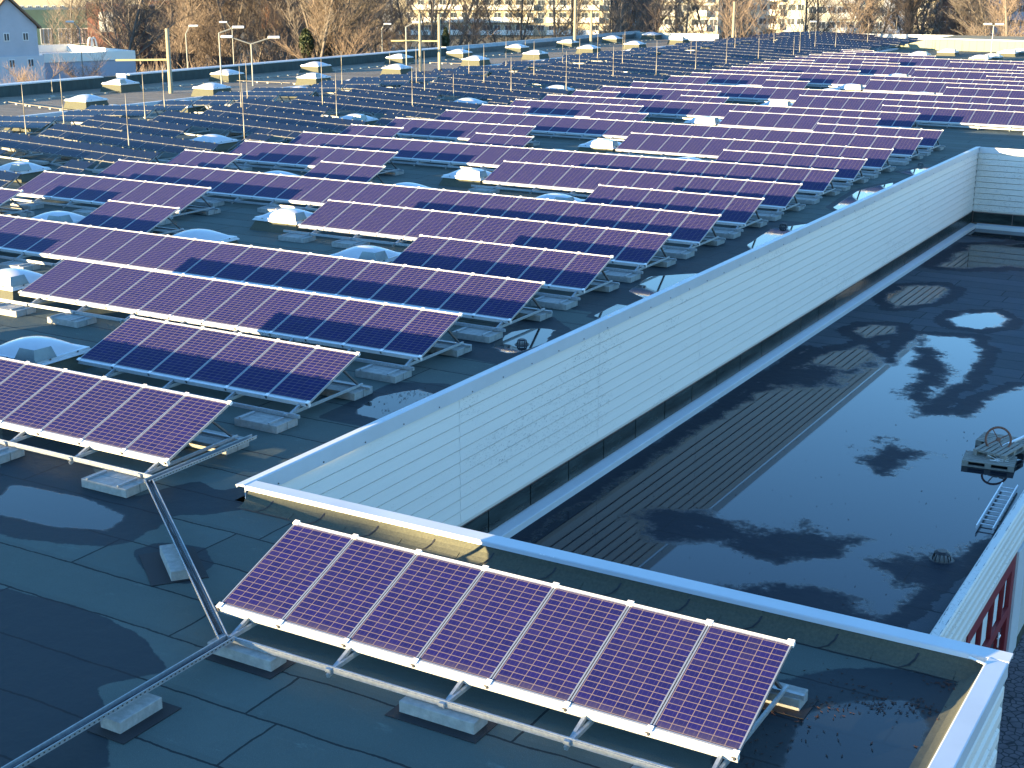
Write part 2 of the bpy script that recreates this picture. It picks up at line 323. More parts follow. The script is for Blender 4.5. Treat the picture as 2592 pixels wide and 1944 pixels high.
LOWS=[([(-.58,13.92),(-.4,14.73),(.25,15.05),(1.06,14.95),(2.06,14.56),(2.48,14.81),(2.65,15.51),(3.33,15.01),(3.96,15.24),(3.93,14.37),(3.4,13.91),(2.94,13.24),(2.16,13.47),(1.15,13.44),(.29,13.22)],1.6),
([(2.44,21.08),(2.69,21.85),(3.09,21.67),(3.59,21.55),(3.51,20.13),(3.12,19.52),(2.69,20.03)],2.2),
([(.67,32.51),(2.5,29.46),(2.51,26.17),(3.81,24.97),(2.79,24.6),(2.01,25.88),(1.6,28.6)],1.6),
([(-3.49,25.93),(-1.99,27.41),(-.14,27.91),(.13,29.89),(-.16,26.19),(-1.84,24.65)],2.2),
([(4.45,14.26),(5.25,15.14),(6.13,15.8),(6.4,16.19),(6.4,13.5),(5.9,13.32),(5.17,13.38)],1.8),
([(2.3,11.4),(3.6,12.4),(5.4,11.9),(5.2,10.4),(3,10.2)],2.0),([(-.4,9.2),(.9,10.4),(2.1,10.0),(1,8.6)],1.8)]
LZ=-3.45
struct('lower_roof_deck',grid('lower_roof_deck',-2.7,6.5,3.9,54.7,.12,.16,LZ,M['lowroof'],LOWW,LOWS))
struct('ground',slopeplane('ground',[(-1500,-400,-7),(1500,-400,-7),(1500,2500,-7),(-1500,2500,-7)],mat('winter_grass_ground',(.10,.085,.05),.95,col2=(.06,.055,.03),nscale=.06)))
cob=mat('cobbled_yard',(.10,.09,.10),.9,noise=.25,nscale=3)
t_=cob.node_tree; g_=NG(t_); b_=t_.nodes['Principled BSDF']; v_=t_.nodes.new('ShaderNodeTexVoronoi'); v_.feature='DISTANCE_TO_EDGE'; v_.inputs['Scale'].default_value=5.5
tc_=t_.nodes.new('ShaderNodeTexCoord'); t_.links.new(tc_.outputs['Object'],v_.inputs['Vector']); src=b_.inputs['Base Color'].links[0].from_socket
t_.links.new(g_.mix(g_.m('LESS_THAN',v_.outputs['Distance'],.07),src,(.02,.02,.025)),b_.inputs['Base Color'])
struct('cobbled_yard',slopeplane('cobbled_yard',[(6.7,-30,-6.99),(45,-30,-6.99),(45,80,-6.99),(6.7,80,-6.99)],cob))
# ================================================================== SOLAR ROWS
TILT=rad(20.01); CT,ST=math.cos(TILT),math.sin(TILT); ZB=.35; UR=-4.378
VR=[0,3.73,7.45,11.19,14.89,18.57,22.25,25.96,29.66,33.39,37.42,41.09,44.82,49.46,53.14,56.81,60.54,64.2,67.91,72.4,78.5,82.3,86.0,89.9,93.7,97.0,100.5,104.5,108.1,111.8,114.5,117.3]
def module_meshes():
    fr=MB(); w_,h_=.985,LMOD; e=.018
    for a,b_,c,d in ((0,w_,0,e),(0,w_,h_-e,h_),(0,e,e,h_-e),(w_-e,w_,e,h_-e)): fr.box(a,b_,c,d,-.042,0)
    gl=MB(); gl.box(e,w_-e,e,h_-e,-.012,-.004)
    frame=fr.mesh('module_frame',M['frame']); glass=gl.mesh('solar_module',M['cells'])
    al=MB()
    for a,b_,c,d in ((0,w_,0,e),(0,w_,h_-e,h_),(0,e,e,h_-e),(w_-e,w_,e,h_-e)): al.box(a,b_,c,d,-.042,0,1)
    al.box(e,w_-e,e,h_-e,-.012,-.004,0)
    return frame,glass,al.mesh('solar_module_far',[M['cells'],M['frame']])
FRAME,GLASS,BOTH=module_meshes()
def clamp_top(x):
    m_=MB(); m_.box(x-.04,x+.04,LMOD-.01,LMOD+.055,-.045,.012); return m_
def clamp_meshes():
    a=MB(); a.box(-.04,.04,-.012,.055,-.045,.014); a.box(-.018,.018,.056,.07,-.03,0)
    b_=MB(); b_.box(-.035,.035,-.07,.01,.0025,.014); b_.box(-.012,.012,-.088,-.07,-.045,-.005,1); b_.box(-.03,.012,-.088,-.0705,-.012,-.004,1)
    return a.mesh('clamp_top',M['clip']),b_.mesh('clamp_low',[M['clip'],M['aludark']])
CLT,CLB=clamp_meshes()
sf=MB(); Fz=-.17; # support frame in row coordinates (origin = lower glass edge), z up
sf.bar((0,-.50,-.50*math.tan(TILT)-.05),(0,1.40,1.40*math.tan(TILT)-.075),.04,.05)
sf.bar((.045,-.52,-.155),(.045,1.85,-.155),.035,.05)
sf.box(-.012,.055,-.53,-.47,-.165,-.122)
SFRAME=sf.mesh('support_frame',M['alud'])
stt=MB(); stt.bar((0,1.74,-.13),(0,1.18,.36),.05,.03); STRUT=stt.mesh('strut',M['aludark'])
def rail_mesh(n,ext,clamps):
    lo=MB(); lo.box(0,n,-.07,-.004,-.085,-.002) ; lo.box(0,n,-.0705,-.05,-.0015,.003)
    hi=MB(); hi.box(0,n,LMOD+.003,LMOD+.03,-.05,.006)
    if clamps:
        for i in range(n+1):
            x=min(max(i,.03),n-.03); hi.box(x-.04,x+.04,LMOD+.02,LMOD+.062,-.045,.02); lo.box(x-.02,x+.012,-.082,-.0706,-.05,-.01,1)
    return lo.mesh('lower_rail',[M['alu'],M['aludark']]),hi.mesh('upper_rail',[M['alu'],M['aludark']])
RM={}
def ground_rail(n):
    x0_=-.25 if n!=7 else .62
    g=MB(); g.box(x0_,n+.1,-.485,-.43,-.185,-.125); g.box(x0_,n+.1,-.47,-.445,-.1245,-.115); return g.mesh('ground_rail',M['alud'])
def rear_rail(n):
    g=MB(); g.box(-.1,n+.1,1.74,1.80,-.22,-.16); return g.mesh('rear_rail',M['alud'])
blk=MB(); blk.box(0,1.0,0,.3,0,.15); BLOCK=bevel(blk.mesh('concrete_block',M['concrete']),.008)
ch=MB(); ch.box(.0,.035,.0,.42,.151,.185); CHAN=ch.mesh('mounting_channel',M['alud'])
matm=MB(); matm.box(-.1,1.1,-.14,.36,.004,.012); MATM=matm.mesh('rubber_mat',M['rubber'])
nblk=[0]
def block(x,y,lab,rz=0,chan=False,mat_=False,z=0):
    o=thing('concrete_block',lab,'block',(x,y,z),rz,'concrete ballast blocks on the roof',BLOCK)
    if chan: obj('mounting_channel',CHAN,o,(.12,0,0)); obj('mounting_channel',CHAN,o,(.8,0,0))
    if mat_:
        q=thing('rubber_mat','black rubber mat under '+lab,'mat',(x,y,z),rz,'rubber mats under blocks',MATM)
    return o
def rowname(r): return 'foremost detached' if r==0 else ORD[r-1]
def seglabel(r,n,side):
    if r==0: return 'front row of seven violet solar modules beside the low kerb in the foreground'
    return f'{side} of {ORD[r-1]} violet solar module row back from the white wall corner'
def solar_row(r,xr,n,label,V=None,beyond=False):
    V=VR[r] if V is None else V; x0=xr-n
    t=thing('solar_panel_row',label,'solar panels',(x0,V,0),0,'rows of framed violet solar panels')
    near=r<=6
    for i in range(n):
        if near:
            p=obj('solar_module',GLASS,t,(i+.0075,0,ZB),(TILT,0,0)); obj('module_frame',FRAME,p)
        else: obj('solar_module',BOTH,t,(i+.0075,0,ZB),(TILT,0,0))
    k=(n,near)
    if k not in RM: RM[k]=rail_mesh(n,0,not near)+(ground_rail(n),rear_rail(n))
    lo,hi,gr,rr=RM[k]
    obj('lower_rail',lo,t,(0,0,ZB),(TILT,0,0)); obj('upper_rail',hi,t,(0,0,ZB),(TILT,0,0))
    obj('ground_rail',gr,t,(0,0,ZB)); obj('rear_rail',rr,t,(0,0,ZB))
    if near:
        for i in range(n+1):
            x=min(max(i,.03),n-.03)
            obj('clamp',CLT,t,(x,LMOD*CT,ZB+LMOD*ST),(TILT,0,0)); obj('clamp',CLB,t,(x,0,ZB),(TILT,0,0))
    x=n-.2 if r else .5
    while (x>.1 if r else x<n):
        s_=obj('support_frame',SFRAME,t,(x,0,ZB)); obj('strut',STRUT,s_)
        x+= -1.58 if r else 1.58
    # ballast
    if r==0: return t
    lab=f'under the {side_of(label)}'
    return t
def side_of(l): return l
BL=[]
def rowblocks(r,xr,n,every=3.0):
    V=VR[r]; xs=[]; x=xr-1.0
    while x>xr-n-.3: xs.append(x); x-=every
    if xs and xs[-1]>xr-n+1.4: xs.append(xr-n-.05)
    for j,x in enumerate(xs):
        for (yy,w) in ((V-.99,'front'),(V-.68,'front'),(V+1.37,'rear'),(V+1.68,'rear')):
            if not seen((x+.5,yy,0)): continue
            hid = w=='rear' and j!=0
            if hid and r>4: continue
            if r>7 and j not in (0,len(xs)-1): continue
            if r>7 and w=='rear' and j: continue
            if r>20: continue
            BL.append((r,x,yy,w,j))
segs=[]
def S(r,a,b,side):
    xr=UR-a; n=b-a
    # keep only what the view can catch
    n0=n
    while n>1 and not (seen((xr-n+1,VR[r],.9),60) or seen((xr-n+1,VR[r],.3),60)): n-=1
    if not any(seen((xr-i,VR[r],.9),60) for i in range(n+1)):
        if r<7 and any(seen((xr+q,VR[r]+2,.4),60) for q in (2,5,8)): segs.append((r,xr,n0,side))
        return
    n=min(n0,n+8)
    while n>1 and not (seen((xr-1,VR[r]+1.5,.9),60) or seen((xr-1,VR[r],.3),60)): n-=1; xr-=1
    if n<1 or not any(seen((xr-i,VR[r],.9),60) for i in range(n+1)): return
    segs.append((r,xr,n,side))
for r in range(1,32):
    if r==1: S(r,0,25,'visible end'); continue
    R=0 if r<15 else {15:4,16:3}.get(r,-8)
    if r<=28:
        ty=r%3
        if ty==2: 
            S(r,R,6,'right end'); S(r,15,18,'three-module middle piece'); S(r,22,25,'three-module left piece')
        elif ty==0:
            S(r,R,12,'right part'); S(r,17,25,'left part')
        else: S(r,R,25,'unbroken length')
    elif r==29: S(r,15,18,'three-module right piece'); S(r,22,25,'three-module left piece')
    elif r==30: S(r,18,24,'short length')
    elif r==31: S(r,22,25,'short farthest piece')
solar_row(0,7.0,7,seglabel(0,7,''))
for r,xr,n,side in segs:
    solar_row(r,xr,n,seglabel(r,n,side)); rowblocks(r,xr,n)
for r,x,yy,w,j in BL:
    k=f'{ORD[j]} from the right, {"front" if w=="front" else "rear"} line {"inner" if abs(yy-VR[r]+.68)<.01 or abs(yy-VR[r]-1.37)<.01 else "outer"}, panel row {ORD[r-1]}'
    block(x,yy,'grey ballast block '+k,chan=(w=='front' and abs(yy-VR[r]+.99)<.01 and r<10))
block(.31,-.6,'grey block at the left front foot of the foreground panel row',mat_=True)
block(3.16,-.6,'grey block under the middle of the foreground ground rail',mat_=True)
block(6.02,-.6,'grey block under the right front of the foreground row',mat_=True)
block(6.07,1.70,'grey block poking out behind the right end of the foreground row',mat_=True)
block(2.9,1.70,'grey block hidden behind the middle of the foreground row')
# ------------------------------------------------------------------ cable trays
def tray(a,b,label,h=.06,w_=.1,cables=True):
    a,b=Vector(a),Vector(b); L_=(b-a).length; ang=math.atan2(b.y-a.y,b.x-a.x)
    t=thing('cable_tray',label,'cable tray',a,ang,'perforated steel cable trays')
    m_=MB(); m_.box(0,L_,-w_/2,w_/2,0,.004); m_.box(0,L_,-w_/2-.003,-w_/2,.0,h); m_.box(0,L_,w_/2,w_/2+.003,0,h)
    m_.box(0,L_,-w_/2-.014,-w_/2-.003,h-.004,h); m_.box(0,L_,w_/2+.003,w_/2+.014,h-.004,h)
    obj('tray_channel',m_.mesh('tray_channel',M['alud']),t)
    s_=MB(); x=.05
    while x<L_-.05:
        for yy in (-w_/2-.0052,w_/2+.0052): s_.box(x,x+.022,yy-.0015,yy+.0015,h*.35,h*.6)
        for yy in (-.03,.03): s_.box(x,x+.03,yy-.004,yy+.004,.0045,.0052)
        x+=.07
    obj('slots',s_.mesh('slots',M['cable']),t)
    if cables:
        for k,(y0,r_) in enumerate(((-.022,.008),(0,.009),(.02,.007))):
            c=MB(); p=None; rnd=random.Random(k)
            for i in range(int(L_/.25)+1):
                q=Vector((min(i*.25,L_),y0+rnd.uniform(-.01,.01),.014+k*.004))
                if p: c.tube(p,q,r_,n=6,cap=False)
                p=q
            obj('cable',c.mesh('cable',M['cable'],smooth=True),t)
    return t
tray((-4.16,2.98,.22),(-4.16,5.6,.22),'steel tray running along the end of the first full panel row')
tray((-4.15,3.02,.22),(.56,-.58,.22),'steel tray with black cables crossing the open roof diagonally')
tray((.62,-.50,.22),(.66,-6.2,.22),'perforated steel tray running toward the bottom left corner')
a_=math.atan2(-3.6,4.71)
block(-2.33,1.34,'pale block under the middle of the diagonal cable tray',rz=a_,mat_=False)
mm=MB(); mm.box(-.1,1.05,-.28,.5,.004,.012); thing('rubber_mat','black rubber mat under the block of the diagonal tray','mat',(-2.33,1.34,0),a_,'rubber mats under blocks',mm.mesh('rubber_mat',M['rubber']))
block(.80,-2.55,'pale block lying lengthwise under the tray near the bottom left',rz=rad(90)).scale=(.66,1,1)
mm=MB(); mm.box(.42,.98,-2.68,-1.78,.004,.012); thing('rubber_mat','black rubber mat under the block of the tray near the bottom left','mat',group='rubber mats under blocks',me=mm.mesh('rubber_mat',M['rubber']))
block(.85,-5.2,'pale block under the tray at the very bottom left corner',rz=rad(90))
# ================================================================== SKYLIGHTS
def skylight_meshes(w_=1.75,d_=1.5):
    hw,hd=w_/2,d_/2
    c=MB(); n=4
    a=[(-hw-.1,-hd-.1,0),(hw+.1,-hd-.1,0),(hw+.1,hd+.1,0),(-hw-.1,hd+.1,0),(-hw+.05,-hd+.05,.30),(hw-.05,-hd+.05,.30),(hw-.05,hd-.05,.30),(-hw+.05,hd-.05,.30)]
    c.add(a,[(0,3,2,1),(4,5,6,7),(0,1,5,4),(1,2,6,5),(2,3,7,6),(3,0,4,7)])
    curb=c.mesh('curb',M['felt'])
    f=MB(); f.box(-hw,hw,-hd,hd,.301,.36); f.box(-hw+.03,hw-.03,-hd+.03,hd-.03,.3605,.41); f.box(-hw-.025,hw+.025,-hd-.025,hd+.025,.315,.33)
    frame=bevel(f.mesh('frame',M['domeframe']),.004)
    d=MB(); K=14; vs_=[];fs=[]
    for j in range(K+1):
        for i in range(K+1):
            u,v=2*i/K-1,2*j/K-1; z=.41+.24*(max(0,(1-u*u))**.75)*(max(0,(1-v*v))**.75)
            vs_.append((u*(hw-.10),v*(hd-.10),z))
    for j in range(K):
        for i in range(K): q=j*(K+1)+i; fs.append((q,q+1,q+K+2,q+K+1))
    d.add(vs_,fs); dome=d.mesh('dome',M['dome'],smooth=True,recalc=False)
    s_=MB(); 
    for x,y in ((-hw*.6,-hd),(0,-hd),(hw*.6,-hd),(hw,-hd*.5),(hw,hd*.5)): s_.tube((x*.97,y*.97,.385),(x,y,.40),.018,n=6)
    # zinc wind deflector brackets at two corners
    z_=MB()
    for (cx,cy_) in ((hw-.28,-hd+.02),):
        z_.add([(cx-.32,cy_-.06,.42),(cx+.28,cy_-.06,.42),(cx+.31,cy_+.5,.42),(cx-.2,cy_-.0,.66),(cx+.22,cy_-.0,.66),(cx+.25,cy_+.42,.66)],[(0,1,4,3),(1,2,5,4)])
    return curb,frame,dome,s_.mesh('screws',M['aludark']),z_.mesh('wind_deflector',M['zinc'],recalc=False)
SK=skylight_meshes()
SK2=skylight_meshes(1.7,1.7)
def skylight(x,y,z,label,defl=True,rz=0,sk=SK,sc=1,tall=False):
    t=thing('domed_skylight',label,'skylight',(x,y,z),rz,'domed roof skylights'); 
    obj('curb',sk[0],t).scale=(1,1,1.6 if tall else 1)
    dz=.18 if tall else 0
    obj('frame',sk[1],t,(0,0,dz)); obj('dome',sk[2],t,(0,0,dz))
    obj('screws',sk[3],t,(0,0,dz))
    if defl: obj('wind_deflector',sk[4],t,(0,0,dz))
    return t
skylight(-11.55,7.35,0,'large white dome skylight left of the second panel row, zinc corner flaps')
skylight(-17.55,11.95,0,'dome skylight at the left edge beside the third panel row')
skylight(-17.35,18.75,0,'dome skylight left of the short six-module piece, between fourth and fifth rows',False)
skylight(-23.4,18.9,0,'dome skylight in the left gap of the fifth panel row')
for k,r in enumerate((5,8,11,14,17,20,23)):
    for x,c in ((-11.55,'right'),)+(((-17.4,'middle'),(-23.4,'left')) if r>5 else ()):
        skylight(x,VR[r]+(.6 if c=='right' else .1),0,f'dome skylight in the {c} gap of the {ORD[r-1]} panel row',c=='right' )
for r in (6,9,12,15,18,21,24):
    skylight(-17.45,VR[r]+.85,0,f'dome skylight with box flap in the gap of the {ORD[r-1]} panel row')
for k in range(12):
    y=25.9+11.1*k; skylight(-33.1,y,gz(-33.1),f'dome skylight among the dark racks on the near slope, {ORD[k]} nearest',k%2==0)
for k,(x,y) in enumerate([(-45.4,37.3),(-47.1,44.7),(-45.1,48.2),(-45.8,59.4),(-47,66.8),(-45.6,70.4),(-46,82),(-47.1,89.2),(-45.9,92.8),(-46.1,104.2),(-47.3,111.8),(-45.9,114.8),(-45.8,125.2),(-47.4,135),(-45.8,136.2)]):
    skylight(x,y,gz(x)+(.05),f'low dome skylight on the far slope of dark racks, {ORD[k]} nearest',False)
BOX=[(-51.75,45.6),(-58.9,55.4),(-51.5,55.9),(-58.9,65.8),(-51.5,66.3),(-58.9,76.1),(-52,77.2),(-59.3,88.1),(-52.5,89.4),(-58.9,97),(-52.4,99.4),(-59,107.6),(-52.5,110),(-59.2,118.4),(-52,119.2),(-59.1,128.6),(-52,130.1),(-59.3,139)]
for k,(x,y) in enumerate(BOX):
    inner=x>-55; skylight(x+1.0,y+.6,.3,f'white dome skylight on a tall felt kerb, {"inner" if inner else "parapet side"} line, {ORD[k//2]} nearest',k%3==1,sk=SK2,tall=True)
for k,(x,y) in enumerate([(-22.6,131.2),(-17.6,122.6),(-17.2,125.4),(-17.3,132.9),(-16.8,135.8),(-23.8,125.2)]):
    skylight(x,y,0,['dome skylight before the pale panelled wall, sunlit white','nearest of the sunlit domes at the right edge','second of the sunlit domes at the right edge','third of the sunlit domes by the pale wall','farthest sunlit dome by the pale wall at right','low dome just behind the last violet modules'][k],True,sk=SK2)
# ================================================================== DARK THIN FILM RACKS
TW,TH=1.22,.60
tm=MB(); tm.box(.006,TW-.006,.006,TH-.006,-.008,0); TMOD=tm.mesh('thin_film_module',M['thin'])
RK={}
def rack_meshes(n):
    if n in RK: return RK[n]
    out=[]
    for k in range(3):
        y=k*TH; m_=MB(); m_.box(0,n*TW,y-.014,y+.014,-.035,-.0095) if k!=1 else m_.box(0,n*TW,y-.014,y+.014,.001,.006)
        for i in range(n):
            for q in (.28,.76): 
                x=(i+q)*TW; m_.box(x-.026,x+.026,y-.0155,y+.0155,.0065,.02,1)
        if k==1:
            for i in range(n+1): m_.box(i*TW-.011,i*TW+.011,-TH,TH,.0005,.004)
        out.append(m_.mesh('clip_rail',[M['rline'],M['clipd']]))
    bs=MB(); bs.box(-.2,n*TW+.2,-.22,-.16,-.44,-.38); out.append(bs.mesh('ground_rail',M['alud']))
    RK[n]=out; return out
rs=MB(); rs.bar((0,-.2,-.36),(0,1.05,.34),.04,.05); rs.bar((.04,-.25,-.40),(.04,1.5,-.40),.035,.05); RSUP=rs.mesh('support_frame',M['alud'])
rs=MB(); rs.bar((0,1.4,-.37),(0,.9,.25),.05,.035); RSTR=rs.mesh('strut',M['aludark'])
RT=rad(20)
def rack(x0,n,yt,label,slope):
    zb=gz(x0); 
    ang=math.atan2(gz(x0+n*TW)-zb,n*TW)
    t=thing('thin_film_rack',label,'solar rack',(x0,yt-1.2*math.cos(RT),zb+.46),0,'dark frameless solar racks'); t.rotation_euler=(0,-ang,0)
    for i in range(n):
        for k in range(2): obj('thin_film_module',TMOD,t,(i*TW,k*TH*math.cos(RT),k*TH*math.sin(RT)),(RT,0,0))
    a,b_,c,d=rack_meshes(n)
    for m_ in (a,b_,c): obj('clip_rail',m_,t,(0,0,0),(RT,0,0))
    obj('ground_rail',d,t)
    for i in range(0,n+1,2): 
        s_=obj('support_frame',RSUP,t,(min(max(i*TW,.1),n*TW-.1),0,0)); obj('strut',RSTR,s_)
    if n>=3:
        for q in range(0,n,3): 
            bx=x0+q*TW+.2; by=yt-1.2-.45
            if seen((bx,by,zb),40): RB.append((bx,by,gz(bx)))
            if seen((bx,by+1.7,zb),40): RB.append((bx,by+1.75,gz(bx)))
RB=[]
rng=random.Random(5)
k=0; y=23.07
while y<150:
    gaps=[]
    dm=[25.9+11.1*j for j in range(12)]
    near=[d_ for d_ in dm if -1.0<y-.6-d_<1.9 or -1.3<d_-(y-.6)<.6]
    a0,a1=-40.7,-29.75
    tot=8
    if near or any(abs((y-.6)-d_)<1.7 for d_ in dm):
        L_=[(a1-1*TW-.1,1),(a0,4 if k%2 else 5)] if k%3 else [(a0,5)]
        # a short piece by the gutter and a longer one near the ridge, leaving the dome free
        parts=[(-31.0-.0,1),(a0,5)]
    else: parts=[(a1-8*TW,8)]
    for j,(x0,n) in enumerate(parts):
        if seen((x0,y,.8),60) or seen((x0+n*TW,y,.8),60): rack(x0,n,y,f'dark thin-film rack on the near roof slope, {ORD[k]} nearest, {["gutter side","ridge side"][j] if len(parts)>1 else "full width"}',1)
    y+=3.56; k+=1
k=0; y=32.3
while y<150:
    dm=[37.3,44.7,48.2,59.4,66.8,70.4,82,89.2,92.8,104.2,111.8,114.8,125.2,135,136.2]
    if any(abs((y-.6)-d_)<1.3 for d_ in dm): parts=[(-44.4,2)]
    else: parts=[(-46.3,4)]
    for j,(x0,n) in enumerate(parts):
        if seen((x0,y,.8),60) or seen((x0+n*TW,y,.8),60): rack(x0,n,y,f'dark thin-film rack on the far roof slope, {ORD[k]} nearest, {["ridge side","gutter side"][j] if len(parts)>1 else "full width"}',0)
    y+=3.35; k+=1
PB=MB(); PB.box(0,.9,0,.3,0,.14); PB=bevel(PB.mesh('ballast_slab',M['concrete']),.02)
rb_=random.Random(77)
for j in range(60):
    yy=25+j*1.9+rb_.uniform(-.4,.4)
    RB.append((-41.7+rb_.uniform(-.3,.3),yy,gz(-41.5)+.02))
for x,y,z in sorted(RB,key=lambda q:q[1])[:220]:
    thing('ballast_slab','pale ballast slab lying under the dark solar racks','block',(x,y,z),0,'ballast slabs under the dark racks',PB)
# lightning rods
RODS=[(-37.73,30.36,3.32,.29),(-39.5,34.15,3.42,.35),(-58.57,50.81,1.43,.3),(-32.67,31.36,3.02,.11),(-38.21,38.04,3.25,.31),(-59.9,62.04,1.55,.3),(-42.2,43.55,3.17,.34),(-37.98,44.74,3.25,.3),(-31.81,37.73,3.09,.08),(-42.63,50.68,3.09,.32),(-36.63,49.85,3.38,.25),(-32.38,45.48,3.01,.1),(-43.57,60.9,3.05,.28),(-32.59,52.6,2.98,.11),(-40.25,64.4,3.26,.38),(-36.42,59.59,3.35,.24),(-34.29,59.47,2.1,.17),(-36.17,66.05,3.44,.23),(-42.86,75.0,3.04,.31),(-32.58,63.33,2.94,.11),(-43.65,81.59,3.13,.28),(-36.98,74.02,3.33,.26),(-31.05,67.61,3.14,.05),(-40.98,85.64,2.94,.39),(-37.99,82.73,3.15,.3),(-32.88,78.02,2.93,.12),(-42.78,95.18,3.01,.32),(-37.41,88.85,3.25,.28),(-32.54,84.49,3.07,.11),(-50.31,115.99,2.31,.3),(-57.45,86.02,1.37,.3),(-56.77,96.35,1.41,.3),(-57.22,108.39,1.45,.3),(-38.05,103.75,2.69,.3),(-31.35,89.04,3.03,.06),(-43.75,123.06,2.39,.28),(-32.11,97.12,2.94,.09),(-37.86,113.56,3.22,.29),(-32.61,105.73,2.56,.11),(-38.37,125.3,3.08,.31),(-31.44,111.4,2.34,.07),(-32.74,116.8,3.02,.11),(-38.05,135.25,2.63,.3),(-33.22,122.58,2.62,.13),(-32.9,127.97,2.97,.12),(-39.08,148.94,3.4,.34),(-32.87,138.72,2.95,.12),(-33.07,150.25,2.95,.13)]
for k,(x,y,zt,zb) in enumerate(sorted(RODS,key=lambda q:q[1])):
    t=thing('lightning_rod',f'thin upright lightning rod on the racked roof, number {k+1} counting away from the camera'.replace('number '+str(k+1),(ORD+['forty-first','forty-second','forty-third','forty-fourth','forty-fifth','forty-sixth','forty-seventh','forty-eighth'])[k]),'lightning rod',(x,y,zb),0,'lightning rods on the roof')
    m_=MB(); m_.tube((0,0,.08),(0,0,(zt-zb)*.55),.024,.022,8); m_.tube((0,0,(zt-zb)*.55),(0,0,zt-zb),.018,.012,8); obj('pole',m_.mesh('pole',M['rod'],smooth=True),t)
    m_=MB(); m_.tube((0,0,0),(0,0,.09),.17,.15,12); obj('base',m_.mesh('base',M['concrete']),t)
# conductor wire with holders on the felt strip
def wire(pts,lab):
    t=thing('conductor_wire',lab,'wire',(pts[0][0],pts[0][1],.3),0,'lightning conductor wires on the felt strip')
    m_=MB(); h=MB(); o=Vector((pts[0][0],pts[0][1],0))
    for a,b_ in zip(pts,pts[1:]):
        a,b_=Vector((*a,.1))-o,Vector((*b_,.1))-o; m_.tube(a,b_,.018,n=6); L_=(b_-a).length
        q=0
        while q<L_: p=a.lerp(b_,q/L_); h.box(p.x-.08,p.x+.08,p.y-.08,p.y+.08,0,.09); q+=1.15
    obj('wire',m_.mesh('wire',M['rod']),t); obj('holders',h.mesh('holders',M['concrete']),t)
wire([(-57.3,46.0),(-57.2,92),(-57.1,138)],'long wire on small holders running the length of the felt strip')
wire([(-57.3,46.2),(-54.6,45.5),(-50.6,44.6)],'wire crossing the felt strip beside the nearest box skylight')
wire([(-57.2,66),(-54,66.2),(-50.4,66.4)],'wire crossing the felt strip beyond the second pair of skylights')
wire([(-57.2,90),(-54,90.2),(-50.4,90.4)],'wire crossing the felt strip farther back')
# ================================================================== EDGES AND WALLS
def wallthing(name,label,cat,parts,loc=(0,0,0)):
    t=thing(name,label,cat,loc)
    for nm,m_,ma in parts: obj(nm,m_.mesh(nm,ma),t)
    return t
# well wall, long side (faces +X)
def ribbed(mb,axis,fixed,sgn,a,b,ztop,zbot,pitch=.262,depth=.028,nh=.016,nd=.03):
    """stepped profile sheet: each board leans out slightly and has a groove"""
    prof=[]; z=ztop
    while z-pitch>=zbot-.02:
        prof+= [(-sgn*nd,z),(-sgn*nd,z-nh),(sgn*.004,z-nh-.006),(sgn*depth,z-pitch+.004)]; z-=pitch
    prof.append((0,zbot)); 
    full=[(fixed+u,v) for u,v in prof]+[(fixed-sgn*(nd+.03),zbot),(fixed-sgn*(nd+.03),ztop)]
    if axis=='y': mb.prism(full,'y',a,b)
    else: mb.prism(full,'x',a,b)
WX=-2.72
def trapezoid(mb,axis,fixed,a,b,ztop,zbot,pitch,depth):
    prof=[]; z=ztop
    while z-pitch>=zbot-.02: prof+=[(0,z),(0,z-pitch*.22),(depth,z-pitch*.42),(depth,z-pitch*.95)]; z-=pitch
    prof.append((0,zbot)); full=[(fixed+u,v) for u,v in prof]+[(fixed-.06,zbot),(fixed-.06,ztop)]
    mb.prism(full,'y',a,b)
cl=MB()
y=3.92
for nxt in (10.0,16.1,22.2,28.3,34.4,40.5,46.6,54.68):
    ribbed(cl,'y',WX,1,y,nxt-.012,.0,-2.70); y=nxt
cop=MB(); cop.prism([(-2.84,.20),(-2.86,.25),(-2.70,.27),(-2.66,.262),(-2.66,.0),(-2.675,.0),(-2.675,.235),(-2.80,.235)],'y',3.60,54.85)
bandp=MB(); 
y=3.95
while y<54.6:
    y2=min(y+1.78,54.66); bandp.box(-2.74,-2.70,y+.02,y2-.02,-3.21,-2.74); y=y2
sl=MB(); sl.box(-2.76,-2.741,3.9,54.7,-3.24,-2.70); 
led=MB(); led.prism([(-2.74,-3.24),(-2.48,-3.29),(-2.46,-3.30),(-2.46,-3.448),(-2.74,-3.448)],'y',3.92,54.66)
bol=MB(); y=4.4
while y<54: bol.tube((-2.662,y,.045),(-2.65,y,.045),.016,n=6); y+=1.2
wallthing('cladding_wall','long white ribbed cladding wall dropping from the solar roof to the wet lower roof','wall',
 [('cladding',cl,M['clad']),('coping',cop,M['white']),('window_band',bandp,M['band']),('seal',sl,M['seal']),('ledge',led,M['white']),('bolts',bol,M['aludark'])])
